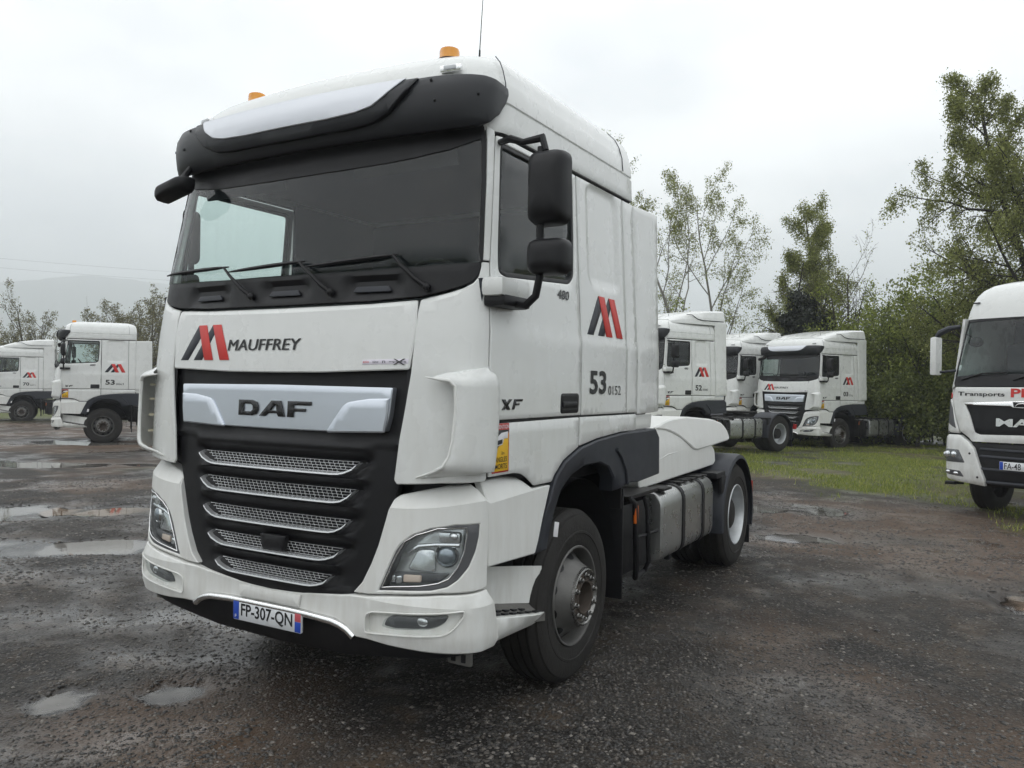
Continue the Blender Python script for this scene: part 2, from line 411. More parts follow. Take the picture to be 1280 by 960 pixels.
def soil_mask(x, y):
    a = np.clip(1.4 - np.hypot((x - 3.6) / 2.6, (y - 9.2) / 3.2), 0, 1) * vnoise(x, y, .9, 21)
    b = np.clip(1.3 - np.hypot((x + 22) / 14, (y - 16) / 7), 0, 1) * vnoise(x, y, .3, 22) * .8
    c = np.clip((vnoise(x, y, .55, 23) * .7 + vnoise(x, y, 1.7, 24) * .3 - .52) * 4.5, 0, 1) * .9
    return np.clip(a * 1.3 + b + c, 0, 1)

# one sheet out to the horizon, densest in front of the camera
half = R(40)
th = np.concatenate([np.linspace(-half, half, 300, endpoint=False), np.linspace(half, 2 * math.pi - half, 70, endpoint=False)])
rad = np.concatenate([[.02], 1.2 * np.exp(np.linspace(0, math.log(4000 / 1.2), 650))])
T, RR_ = np.meshgrid(th, rad); X = CAM.x + RR_ * np.sin(YAW + T); Y = CAM.y + RR_ * np.cos(YAW + T)
Zg = gz(X, Y)
nr, nth = X.shape; idx = np.arange(nr * nth).reshape(nr, nth)
a = idx[:-1, :]; b = idx[1:, :]; F = np.stack([a, np.roll(a, -1, 1), np.roll(b, -1, 1), b], -1).reshape(-1, 4)
def fast_mesh(name, V, F, mt, parent=None, smooth=True):
    me = bpy.data.meshes.new(name); n, k = F.shape
    me.vertices.add(len(V)); me.vertices.foreach_set('co', np.ascontiguousarray(V, np.float32).ravel())
    me.loops.add(n * k); me.loops.foreach_set('vertex_index', np.ascontiguousarray(F, np.int32).ravel())
    me.polygons.add(n); me.polygons.foreach_set('loop_start', np.arange(n, dtype=np.int32) * k); me.polygons.foreach_set('loop_total', np.full(n, k, np.int32))
    if smooth: me.polygons.foreach_set('use_smooth', np.ones(n, bool))
    me.update(calc_edges=True); me.materials.append(mt)
    return link(name, me, parent)
def ground_material():
    m = bpy.data.materials.new('wet_gravel'); m.use_nodes = True; t = m.node_tree; b = t.nodes['Principled BSDF']; l = t.links.new
    co = N(t, 'ShaderNodeTexCoord'); V = co.outputs['Object']
    def noise(sc, det=6., ro=.6):
        n = N(t, 'ShaderNodeTexNoise', i_Scale=sc, i_Detail=det, i_Roughness=ro); l(V, n.inputs['Vector']); return n.outputs[0]
    def rng_(v, a, b_, c=0., d=1.):
        n = N(t, 'ShaderNodeMapRange'); n.inputs[1].default_value = a; n.inputs[2].default_value = b_; n.inputs[3].default_value = c; n.inputs[4].default_value = d; l(v, n.inputs[0]); return n.outputs[0]
    def mix(f, a, b_):
        n = N(t, 'ShaderNodeMix', data_type='RGBA')
        if isinstance(f, float): n.inputs[0].default_value = f
        else: l(f, n.inputs[0])
        for i, v in ((6, a), (7, b_)):
            if isinstance(v, tuple): n.inputs[i].default_value = (*v, 1)
            else: l(v, n.inputs[i])
        return n.outputs[2]
    def math_(op, a, b_):
        n = N(t, 'ShaderNodeMath', operation=op)
        for i, v in ((0, a), (1, b_)):
            if isinstance(v, (int, float)): n.inputs[i].default_value = v
            else: l(v, n.inputs[i])
        return n.outputs[0]
    big = noise(.50, 5); med = noise(1.7, 7, .65); patch = noise(.9, 8, .7); fine = noise(26, 5, .7)
    c = mix(rng_(big, .38, .60), (.016, .015, .0145), (.045, .040, .035))                    # black stone against grey fines
    c = mix(rng_(med, .50, .66), c, (.074, .055, .039))                                       # brown mud worked in
    c = mix(math_('MULTIPLY', rng_(patch, .60, .68), .8), c, (.040, .026, .019))               # rusty wet spots
    c = mix(math_('MULTIPLY', rng_(patch, .40, .34), .7), c, (.105, .097, .086))               # pale silt
    c = mix(math_('MULTIPLY', rng_(fine, .5, .8), .55), c, (.066, .058, .050))
    vo = N(t, 'ShaderNodeTexVoronoi', i_Scale=58.); l(V, vo.inputs['Vector'])
    sep = N(t, 'ShaderNodeSeparateColor'); l(vo.outputs['Color'], sep.inputs[0])
    c = mix(math_('MULTIPLY', rng_(sep.outputs[0], .72, 1.), .55), c, (.11, .096, .082))
    c = mix(math_('MULTIPLY', rng_(sep.outputs[1], .70, 1.), .7), c, (.009, .008, .008))
    at = N(t, 'ShaderNodeAttribute', attribute_name='soil'); c = mix(math_('MULTIPLY', at.outputs['Fac'], .85), c, mix(rng_(fine, .3, .7), (.084, .056, .039), (.140, .098, .070)))
    ag = N(t, 'ShaderNodeAttribute', attribute_name='grass')
    c = mix(ag.outputs['Fac'], c, mix(rng_(med, .3, .7), (.068, .086, .020), (.130, .140, .044)))
    ad = N(t, 'ShaderNodeAttribute', attribute_name='damp'); c = mix(math_('MULTIPLY', ad.outputs['Fac'], .65), c, (.020, .017, .014))
    l(c, b.inputs['Base Color'])
    wet = rng_(math_('ADD', math_('MULTIPLY', noise(.42, 4), .62), math_('MULTIPLY', noise(1.5, 5), .38)), .47, .61)
    wet = math_('MULTIPLY', wet, math_('SUBTRACT', 1., ag.outputs['Fac'])); wet = math_('MAXIMUM', wet, math_('MULTIPLY', ad.outputs['Fac'], .9))
    sl = N(t, 'ShaderNodeMapRange'); l(wet, sl.inputs[0]); sl.inputs[3].default_value = .16; sl.inputs[4].default_value = .55; l(sl.outputs[0], b.inputs['Specular IOR Level'])
    rg = N(t, 'ShaderNodeMapRange'); l(wet, rg.inputs[0]); rg.inputs[3].default_value = .62; rg.inputs[4].default_value = .13
    l(rg.outputs[0], b.inputs['Roughness'])
    h = math_('ADD', math_('MULTIPLY', fine, .5), math_('MULTIPLY', vo.outputs['Distance'], -.6)); h = math_('ADD', h, math_('MULTIPLY', noise(90, 3), .35))
    bs = N(t, 'ShaderNodeMapRange'); l(wet, bs.inputs[0]); bs.inputs[3].default_value = .8; bs.inputs[4].default_value = .07
    bp = N(t, 'ShaderNodeBump', i_Distance=.018); l(bs.outputs[0], bp.inputs['Strength']); l(h, bp.inputs['Height']); l(bp.outputs[0], b.inputs['Normal'])
    return m
ground = fast_mesh('ground', np.stack([X, Y, Zg], -1).reshape(-1, 3), F[:, ::-1], ground_material())
for nm, fn in (('grass', grass_mask), ('soil', soil_mask)):
    at = ground.data.attributes.new(nm, 'FLOAT', 'POINT'); at.data.foreach_set('value', fn(X, Y).ravel().astype(np.float32))
at = ground.data.attributes.new('damp', 'FLOAT', 'POINT'); at.data.foreach_set('value', damp_mask(X, Y, Zg).ravel().astype(np.float32))
prop(ground, kind='structure')
def water_material(name, murk):
    m = bpy.data.materials.new(name); m.use_nodes = True; t = m.node_tree; b = t.nodes['Principled BSDF']; l = t.links.new; o = t.nodes['Material Output']
    b.inputs['Base Color'].default_value = (*murk, 1); b.inputs['Roughness'].default_value = .03; b.inputs['IOR'].default_value = 1.33
    co = N(t, 'ShaderNodeTexCoord'); n = N(t, 'ShaderNodeTexNoise', i_Scale=9., i_Detail=3.); l(co.outputs['Object'], n.inputs['Vector'])
    bp = N(t, 'ShaderNodeBump', i_Strength=.012, i_Distance=.02); l(n.outputs[0], bp.inputs['Height']); l(bp.outputs[0], b.inputs['Normal'])
    tr = N(t, 'ShaderNodeBsdfTransparent'); tr.inputs[0].default_value = (.72, .70, .66, 1); g = N(t, 'ShaderNodeBsdfGlossy', i_Roughness=.04); fr = N(t, 'ShaderNodeFresnel', i_IOR=1.33)
    l(bp.outputs[0], g.inputs['Normal']); m1 = N(t, 'ShaderNodeMixShader'); l(fr.outputs[0], m1.inputs[0]); l(tr.outputs[0], m1.inputs[1]); l(g.outputs[0], m1.inputs[2])
    at = N(t, 'ShaderNodeAttribute', attribute_name='depth'); mr = N(t, 'ShaderNodeMapRange'); mr.interpolation_type = 'SMOOTHSTEP'; l(at.outputs['Fac'], mr.inputs[0]); mr.inputs[1].default_value = 0.; mr.inputs[2].default_value = .016; mr.inputs[4].default_value = .95
    m2 = N(t, 'ShaderNodeMixShader'); l(mr.outputs[0], m2.inputs[0]); l(m1.outputs[0], m2.inputs[1]); l(b.outputs[0], m2.inputs[2]); l(m2.outputs[0], o.inputs[0])
    return m
WATER = water_material('puddle_water', (.16, .15, .135)); MUDW = water_material('muddy_water', (.20, .15, .11))
for (px, py, a, b, dep, lab), lv in zip(PUDDLES, LEVELS):
    n = 64; U, Vv = np.meshgrid(np.linspace(-2, 2, n), np.linspace(-2, 2, n)); wx = px + U * a * RX[0] + Vv * b * FX[0]; wy = py + U * a * RX[1] + Vv * b * FX[1]
    dd = lv - gz(wx, wy); ok = (dd > -.006) & (np.hypot(U, Vv) < 2.0)
    ii = np.arange(n * n).reshape(n, n); Fq = np.stack([ii[:-1, :-1], ii[:-1, 1:], ii[1:, 1:], ii[1:, :-1]], -1).reshape(-1, 4); kf = ok.ravel()[Fq].any(1); Fq = Fq[kf]
    if len(Fq) == 0: continue
    used = np.unique(Fq); re_ = np.full(n * n, -1); re_[used] = np.arange(len(used))
    P = np.stack([wx.ravel(), wy.ravel(), np.full(n * n, lv)], -1)[used]
    po = fast_mesh('puddle', P, re_[Fq], MUDW if 'brown' in lab else WATER); prop(po, kind='structure')
    at = po.data.attributes.new('depth', 'FLOAT', 'POINT'); at.data.foreach_set('value', dd.ravel()[used].astype(np.float32))

# loose stones bedded in the surface
def gravel(n):
    d = 3.4 * np.exp(rng.random(n) ** .8 * math.log(17 / 3.4)); an = YAW + (rng.random(n) - .5) * R(76)
    x = CAM.x + d * np.sin(an) / np.cos(an - YAW) * np.cos(an - YAW); y = CAM.y + d * np.cos(an)
    keep = (vnoise(x, y, .8, 31) * .6 + vnoise(x, y, 2.7, 32) * .4 > rng.random(n) * .75) & (grass_mask(x, y) < .6)
    for px, py, a, b, dep, _ in PUDDLES:
        u = ((x - px) * RX[0] + (y - py) * RX[1]) / a; v = ((x - px) * FX[0] + (y - py) * FX[1]) / b; keep &= np.hypot(u, v) > 1.05
    x, y, d = x[keep], y[keep], d[keep]; n = len(x)
    s = .0055 + .0115 * rng.random(n) ** 2.6 + .012 * (rng.random(n) > .985) * rng.random(n)
    s *= np.clip(d / 7, 1, 1.35)
    oct_ = np.array([(1, 0, 0), (0, 1, 0), (-1, 0, 0), (0, -1, 0), (.1, .1, .5), (0, 0, -.6)])
    fo = np.array([(0, 1, 4), (1, 2, 4), (2, 3, 4), (3, 0, 4), (1, 0, 5), (2, 1, 5), (3, 2, 5), (0, 3, 5)])
    P = oct_[None] * (1 + (rng.random((n, 6, 1)) - .5) * .7) * s[:, None, None]
    q = rng.random(n) * 6.283; c, sn = np.cos(q)[:, None], np.sin(q)[:, None]
    Q = P.copy(); Q[:, :, 0] = P[:, :, 0] * c * 1.25 - P[:, :, 1] * sn; Q[:, :, 1] = P[:, :, 0] * sn * 1.25 + P[:, :, 1] * c
    Q[:, :, 0] += x[:, None]; Q[:, :, 1] += y[:, None]; Q[:, :, 2] += (gz(x, y) - s * .02)[:, None]
    return Q.reshape(-1, 3), (fo[None] + (np.arange(n) * 6)[:, None, None]).reshape(-1, 3)
def island_mat(name, cols, rough=.6, trans=0., var_noise=None):
    m = bpy.data.materials.new(name); m.use_nodes = True; t = m.node_tree; b = t.nodes['Principled BSDF']; l = t.links.new
    g = N(t, 'ShaderNodeNewGeometry'); r = N(t, 'ShaderNodeValToRGB'); l(g.outputs['Random Per Island'], r.inputs[0])
    e = r.color_ramp.elements
    for i, (p, c) in enumerate(cols):
        el = e[i] if i < 2 else e.new(p)
        el.position = p; el.color = (*c, 1)
    l(r.outputs[0], b.inputs['Base Color']); b.inputs['Roughness'].default_value = rough
    if trans:
        o = t.nodes['Material Output']; tr = N(t, 'ShaderNodeBsdfTranslucent'); l(r.outputs[0], tr.inputs[0])
        mx = N(t, 'ShaderNodeMixShader'); mx.inputs[0].default_value = trans; l(b.outputs[0], mx.inputs[1]); l(tr.outputs[0], mx.inputs[2]); l(mx.outputs[0], o.inputs[0])
    return m
V, F = gravel(150000)
gv = fast_mesh('gravel', V, F, island_mat('stone', [(0, (.030, .029, .028)), (1, (.24, .22, .195)), (.45, (.040, .037, .034)), (.78, (.075, .065, .055)), (.94, (.13, .115, .10))], .45), smooth=False)
prop(gv, 'dark wet gravel scattered over the yard', 'gravel', kind='stuff')

# grass blades on the verge
def blades(n):
    x = rng.uniform(-13, 9, n); y = 8.5 + 26 * rng.random(n) ** 1.2
    gmk = grass_mask(x, y); keep = rng.random(n) < gmk * np.clip((vnoise(x, y, .8, 41) * .6 + vnoise(x, y, 2.3, 43) * .4 - .30) * 2.6, 0, 1) * np.clip(1.1 - .0 * y, 0, 1)
    x, y = x[keep], y[keep]; n = len(x); z = gz(x, y)
    h = rng.uniform(.03, .085, n) * (.6 + .9 * vnoise(x, y, .5, 42)); w = rng.uniform(.006, .012, n); q = rng.random(n) * 6.283
    le = rng.normal(0, .035, (n, 2))
    A = np.stack([x - w * np.cos(q), y - w * np.sin(q), z - .01], -1); B = np.stack([x + w * np.cos(q), y + w * np.sin(q), z - .01], -1); C = np.stack([x + le[:, 0], y + le[:, 1], z + h], -1)
    return np.stack([A, B, C], 1).reshape(-1, 3), np.arange(n * 3).reshape(n, 3)
V, F = blades(260000)
gr_ = fast_mesh('grass', V, F, island_mat('grass_blade', [(0, (.12, .155, .026)), (1, (.44, .41, .14)), (.55, (.23, .275, .050)), (.85, (.33, .36, .085))], .55, .3), smooth=False)
prop(gr_, 'short patchy grass along the edge of the yard', 'grass', kind='stuff')

# ------------------------------------------------------------------ trees
BARK = mat('bark', (.060, .050, .040), .85, var=.4, vscale=6, bump=.3, bscale=20)
BIRCH = mat('birch_bark', (.20, .19, .17), .8, var=.55, vscale=7, bump=.2, bscale=16)
DBARK = mat('dark_bark', (.035, .030, .026), .85, var=.4, vscale=6)
LEAF_B = island_mat('birch_leaves', [(0, (.14, .155, .045)), (1, (.40, .42, .14)), (.5, (.23, .255, .075)), (.8, (.31, .335, .10))], .55, .5)
LEAF_Y = island_mat('young_leaves', [(0, (.12, .15, .030)), (1, (.42, .47, .10)), (.5, (.22, .265, .052)), (.85, (.32, .37, .075))], .55, .5)
LEAF_D = island_mat('dark_leaves', [(0, (.085, .110, .030)), (1, (.32, .36, .095)), (.5, (.165, .205, .052))], .6, .42)
LEAF_C = island_mat('needles', [(0, (.010, .014, .010)), (1, (.030, .038, .022)), (.5, (.016, .022, .014))], .65, .15)
LEAF_O = island_mat('bud_leaves', [(0, (.10, .095, .042)), (1, (.27, .25, .12)), (.5, (.16, .15, .07))], .6, .3)
def grow(rs, segs, tips, p, d, length, r, level, maxlev, par):
    n = max(3, int(length / par['seg'])) if level < maxlev else 3
    st = length / n; pts = [np.array(p)]; rr = [r]; dirs = []
    for i in range(n):
        d = d + rs.normal(0, par['wander'][min(level, 3)], 3); d[2] += par['lift'][min(level, 3)] * (st / length) * 2; d = d / np.linalg.norm(d)
        pts.append(pts[-1] + d * st); rr.append(r * (1 - .85 * (i + 1) / n) + .002); dirs.append(d.copy())
    segs.append((pts, rr))
    if level >= maxlev: tips.append((pts, level)); return
    nc = par['kids'][level]; f0 = par['start'][level]
    for k in range(nc):
        f = f0 + (1 - f0) * (k + rs.random()) / nc; i = min(n - 1, int(f * n)); q = f * n - i
        pos = pts[i] * (1 - q) + pts[i + 1] * q; dd = dirs[i]
        az = rs.random() * 6.283; up = np.array([0, 0, 1.]) if abs(dd[2]) < .95 else np.array([1., 0, 0])
        e1 = np.cross(dd, up); e1 /= np.linalg.norm(e1); e2 = np.cross(dd, e1); an = R(par['angle'][level]) * rs.uniform(.7, 1.3)
        nd = dd * math.cos(an) + (e1 * math.cos(az) + e2 * math.sin(az)) * math.sin(an)
        prof = par['profile'](f) if level == 0 else (1.1 - .7 * f)
        grow(rs, segs, tips, pos, nd, length * par['ratio'][level] * prof * rs.uniform(.75, 1.2), max(.004, rr[i] * .55), level + 1, maxlev, par)
    tips.append((pts[-3:], level))
def tree(name, label, cat, loc, par, height, tr, seed, bark, leaf, lsize, lper, group=None, stems=1, spread=.12, droop=.3, parent_rot=0., maxlev=3, clump=.10):
    rs = np.random.default_rng(seed); segs = []; tips = []
    for k in range(stems):
        d = np.array([rs.normal(0, spread), rs.normal(0, spread), 1.]); d /= np.linalg.norm(d)
        off = np.array([rs.normal(0, .12), rs.normal(0, .12), 0]) * (stems > 1)
        grow(rs, segs, tips, off, d, height * rs.uniform(.82 if stems > 1 else 1, 1.), tr * (1 if stems == 1 else .75), 0, maxlev, par)
    V = []; F = []; nb = 0
    for pts, rr in segs:
        n = 8 if rr[0] > .05 else (5 if rr[0] > .015 else 3); P = np.array(pts); tg = np.gradient(P, axis=0); tg /= np.linalg.norm(tg, axis=1)[:, None] + 1e-9
        up = np.array([.3, .2, .93]); A = np.cross(tg, up); A /= np.linalg.norm(A, axis=1)[:, None] + 1e-9; B = np.cross(tg, A)
        q = np.arange(n) * 2 * math.pi / n
        ring = P[:, None] + (A[:, None] * np.cos(q)[None, :, None] + B[:, None] * np.sin(q)[None, :, None]) * np.array(rr)[:, None, None]
        m_ = len(P); ii = nb + np.arange(m_ * n).reshape(m_, n)
        a = ii[:-1]; b = ii[1:]; F.append(np.stack([a, np.roll(a, -1, 1), np.roll(b, -1, 1), b], -1).reshape(-1, 4)); V.append(ring.reshape(-1, 3)); nb += m_ * n
    root = empty(name, loc, parent_rot)
    fast_mesh('trunk', np.concatenate(V), np.concatenate(F), bark, root)
    if lper > 0:
        C = []
        for pts, lv in tips:
            P = np.array(pts); k = rs.poisson(lper * (1 if lv >= maxlev else .5))
            if k == 0: continue
            f = rs.random(k) * (len(P) - 1); i = f.astype(int).clip(0, len(P) - 2); w = (f - i)[:, None]
            C.append(P[i] * (1 - w) + P[i + 1] * w + rs.normal(0, clump, (k, 3)) - np.array([0, 0, droop]) * rs.random((k, 1)) ** 2)
        C = np.concatenate(C); C = C[C[:, 2] > .05]; n = len(C)
        s = lsize * rs.uniform(.6, 1.35, n)
        a = rs.normal(0, 1, (n, 3)); a[:, 2] -= .8 * (droop > 0); a /= np.linalg.norm(a, axis=1)[:, None]
        b = np.cross(a, rs.normal(0, 1, (n, 3))); b /= np.linalg.norm(b, axis=1)[:, None]
        nrm = np.cross(a, b) * .15
        q = np.stack([C, C + (a * .5 + b * .38 + nrm) * s[:, None], C + a * s[:, None], C + (a * .5 - b * .38 + nrm) * s[:, None]], 1)
        prop(fast_mesh('crown', q.reshape(-1, 3), np.arange(n * 4).reshape(n, 4), leaf, root, smooth=False), kind='stuff')
    prop(root, label, cat, group)
    return root
birch = dict(seg=.55, wander=(.035, .10, .16, .2), lift=(.05, .10, -.35, -.8), kids=(26, 8, 4), start=(.16, .2, .1), angle=(50, 45, 45), ratio=(.40, .44, .5), profile=lambda f: 1.15 - .85 * f)
open_birch = dict(seg=.55, wander=(.05, .10, .16, .2), lift=(.05, .25, -.1, -.7), kids=(9, 7, 4), start=(.22, .25, .1), angle=(34, 38, 45), ratio=(.50, .42, .45), profile=lambda f: 1.2 - .75 * f)
bare = dict(seg=.5, wander=(.06, .12, .18, .25), lift=(.05, .25, .15, .1), kids=(8, 6, 4), start=(.25, .25, .2), angle=(42, 38, 40), ratio=(.58, .48, .5), profile=lambda f: 1.1 - .6 * f)
bushp = dict(seg=.4, wander=(.08, .16, .22, .3), lift=(.05, .15, 0, -.2), kids=(10, 5, 3), start=(.05, .15, .1), angle=(50, 48, 45), ratio=(.42, .5, .5), profile=lambda f: 1.1 - .5 * f)
conif = dict(seg=.4, wander=(.02, .06, .12, .15), lift=(.02, -.05, -.05, 0), kids=(44, 9, 3), start=(.04, .1, .1), angle=(78, 50, 40), ratio=(.50, .30, .4), profile=lambda f: 1.05 - .9 * f)
def gl(x, y): return (x, y, float(gz(x, y, False)) - .05)
G1 = 'trees behind the parked trucks'
tree('birch_tree', 'airy birch with thin spreading branches, first from the left behind the right-hand trucks', 'tree', gl(-6.5, 30.6), open_birch, 11.9, .12, 11, BIRCH, LEAF_B, .066, 32, G1, stems=3, spread=.16, droop=.25)
tree('birch_tree', 'narrow pointed birch rising above the dark conifer', 'tree', gl(-2.7, 33.2), birch, 9.6, .15, 12, DBARK, LEAF_B, .066, 34, G1, droop=.3)
tree('birch_tree', 'smaller birch half hidden left of the pointed one', 'tree', gl(-4.6, 33.6), birch, 7.6, .11, 13, DBARK, LEAF_B, .070, 22, G1, droop=.3)
tree('birch_tree', 'tall drooping birch behind the truck cut by the right edge', 'tree', gl(3.7, 28.0), birch, 10.9, .18, 14, DBARK, LEAF_B, .068, 58, G1, droop=.35)
tree('birch_tree', 'leafy birch at the far right edge, taller than the drooping one', 'tree', gl(5.5, 27.5), birch, 12.3, .20, 15, DBARK, LEAF_B, .068, 55, G1, droop=.35)
tree('bare_tree', 'bare branching tree between the pointed birch and the thicket', 'tree', gl(-1.3, 32.5), bare, 7.0, .13, 16, BARK, LEAF_B, .07, .6, G1, stems=3, spread=.30, droop=.1)
tree('conifer', 'dark low conifer behind the parked trucks', 'tree', gl(-3.6, 30.9), conif, 5.9, .14, 17, DBARK, LEAF_C, .12, 10, G1, droop=.12)
tree('conifer', 'second dark conifer right beside the lower one', 'tree', gl(-2.3, 30.8), conif, 4.9, .12, 18, DBARK, LEAF_C, .12, 10, G1, droop=.12)
B1 = 'bushes of the thicket behind the trucks'
spots = [(-9.6, 30.0, 5.2, 0), (-8.2, 31.2, 4.6, 1), (-6.0, 32.0, 4.3, 1), (-4.9, 31.2, 3.8, 2), (-1.2, 30.6, 4.0, 2), (-.3, 31.0, 5.0, 1), (.8, 30.2, 5.4, 0), (1.6, 31.6, 5.9, 1), (2.4, 29.8, 5.4, 2), (3.2, 30.8, 6.0, 2), (4.6, 30.0, 5.6, 2), (5.8, 31.0, 6.2, 2), (.2, 28.6, 2.6, 2), (1.4, 28.4, 2.5, 2), (2.6, 28.3, 2.6, 2), (-.9, 29.0, 2.5, 2), (7.2, 29.5, 6.0, 2), (-11.2, 30.4, 5.6, 0), (-.1, 33.0, 6.6, 1), (2.2, 34.0, 7.0, 1)]
kinds = ['light green bush of young leaves', 'mid green bush with loose top', 'dark dense bush']
place = ['at the left end of the thicket', 'second from the left end of the thicket', 'behind the leaning birch stems', 'left of the dark conifers', 'just right of the dark conifers', 'behind the roof of the truck numbered 03', 'beside the back of the truck numbered 03', 'at the middle of the thicket', 'above the gap between the two right-hand trucks', 'behind the white mirror of the red-lettered truck', 'behind the cab of the red-lettered truck', 'near the right end of the thicket', 'low at the foot of the thicket by the truck numbered 03', 'low in the middle of the gap', 'low beside the red-lettered truck', 'low behind the tank of the truck numbered 03', 'at the far right end of the thicket', 'outermost on the left of the thicket', 'tall at the back behind the truck numbered 03', 'tall at the back of the gap']
for i, (x, y, h, k) in enumerate(spots):
    tree('bush', kinds[k] + ' ' + place[i], 'bush', gl(x, y), bushp, h, .05, 40 + i, DBARK, (LEAF_Y, LEAF_Y, LEAF_D)[k], .095, 11 if k else 9, B1, stems=5, spread=.26, droop=.12, clump=.14)
G2 = 'nearly bare trees on the left horizon'
for i, (x, y, h, st, lab) in enumerate([(-57.5, 32.0, 9.4, 4, 'wide nearly bare tree above the truck numbered 70'), (-61.5, 31.0, 7.4, 3, 'low budding tree at the left edge of the picture'), (-52.5, 35.6, 7.4, 3, 'small nearly bare tree behind the cab numbered 53 0063'), (-46.0, 33.0, 9.4, 5, 'upright budding tree next to the large truck'), (-43.0, 34.0, 9.0, 4, 'budding tree half hidden by the large truck'), (-49.5, 33.4, 8.0, 4, 'middle one of the budding trees behind the cab numbered 53 0063')]):
    tree('bare_tree', lab, 'tree', gl(x, y), bare, h * .84, .19, 70 + i, BARK, LEAF_O, .10, 6., G2, stems=st, spread=.42, droop=.08)
# low scrub hiding the foot of the left horizon
for i, (x, y, h) in enumerate([(-66, 33, 3.2), (-60, 36, 3.4), (-54, 38, 3.2), (-48.5, 36.5, 3.6), (-43, 37, 3.8), (-38, 36, 4.0)]):
    tree('bush', ['scrub bush at the far left edge', 'scrub bush behind the truck numbered 70', 'scrub bush between the two left trucks', 'scrub bush behind the cab numbered 53 0063', 'scrub bush behind the chassis of the truck numbered 53 0063', 'scrub bush hidden by the large truck'][i], 'bush', gl(x, y), bushp, h, .05, 90 + i, DBARK, LEAF_O, .10, 7, 'scrub on the left horizon', stems=5, spread=.4, droop=.1, clump=.16)

# ------------------------------------------------------------------ misty hills
HILL = mat('wooded_hill', (.055, .062, .045), .95, var=.5, vscale=.02)
def hill(name, px_deg0, px_deg1, dist, hts, seed, label):
    n = 60; V = []; F = []; rows = 7
    for j in range(rows):
        for i in range(n + 1):
            t = i / n; an = YAW + R(px_deg0 + (px_deg1 - px_deg0) * t); h = np.interp(t, [a for a, b in hts], [b for a, b in hts]) + 6 * (vnoise(t * 40, seed, 1, seed) - .5) + 2.5 * (vnoise(t * 200, seed, 1, seed + 1) - .5)
            f = j / (rows - 1); d = dist * (.75 + .25 * f) if j < rows - 2 else dist * (1 + .25 * (j - rows + 2))
            zz = -2 + (h + 2) * math.sin(min(1, f * 1.25) * math.pi / 2) if j < rows - 1 else h * .7
            V.append((CAM.x + d * math.sin(an), CAM.y + d * math.cos(an), float(zz)))
    for j in range(rows - 1):
        for i in range(n): F.append((j * (n + 1) + i, j * (n + 1) + i + 1, (j + 1) * (n + 1) + i + 1, (j + 1) * (n + 1) + i))
    prop(mesh(name, V, F, HILL), kind='structure')
hill('hill', -46, -20, 3000, [(0, 250), (.25, 240), (.45, 262), (.7, 318), (1, 300)], 3, '')
hill('hill', -60, -31.4, 1500, [(0, 200), (.7, 188), (.90, 150), (1, 6)], 5, '')
hill('hill', -20, 40, 3000, [(0, 280), (.4, 160), (1, 110)], 9, '')
# overhead cables far out on the left
for i, (z0, z1) in enumerate([(22.2, 21.6), (20.8, 20.2), (9.0, 9.4)]):
    P = [CAM.x + 160 * math.sin(YAW + R(-50)), CAM.y + 160 * math.cos(YAW + R(-50))]; Q = [CAM.x + 160 * math.sin(YAW + R(6)), CAM.y + 160 * math.cos(YAW + R(6))]
    pts = [(P[0] + (Q[0] - P[0]) * t, P[1] + (Q[1] - P[1]) * t, z0 + (z1 - z0) * t - 3 * 4 * t * (1 - t)) for t in np.linspace(0, 1, 17)]
    prop(MB().tube(pts, .008, 4).build('power_cable', TXT), ['thin overhead cable, uppermost on the left horizon', 'thin overhead cable just below the uppermost one', 'thin overhead cable low on the left horizon'][i], 'cable', 'overhead cables')
# the air itself
HZ = bpy.data.materials.new('haze'); HZ.use_nodes = True; t_ = HZ.node_tree; t_.nodes.clear()
pv = N(t_, 'ShaderNodeVolumePrincipled'); pv.inputs['Color'].default_value = (.88, .91, .95, 1); pv.inputs['Density'].default_value = .00095; pv.inputs['Anisotropy'].default_value = .0
om = N(t_, 'ShaderNodeOutputMaterial'); t_.links.new(pv.outputs[0], om.inputs['Volume'])
hz = MB().box((-100, 300, 167), (9200, 9200, 338)).build('haze', HZ, smooth=False); prop(hz, 'thin grey mist over the whole yard', 'haze', kind='stuff')

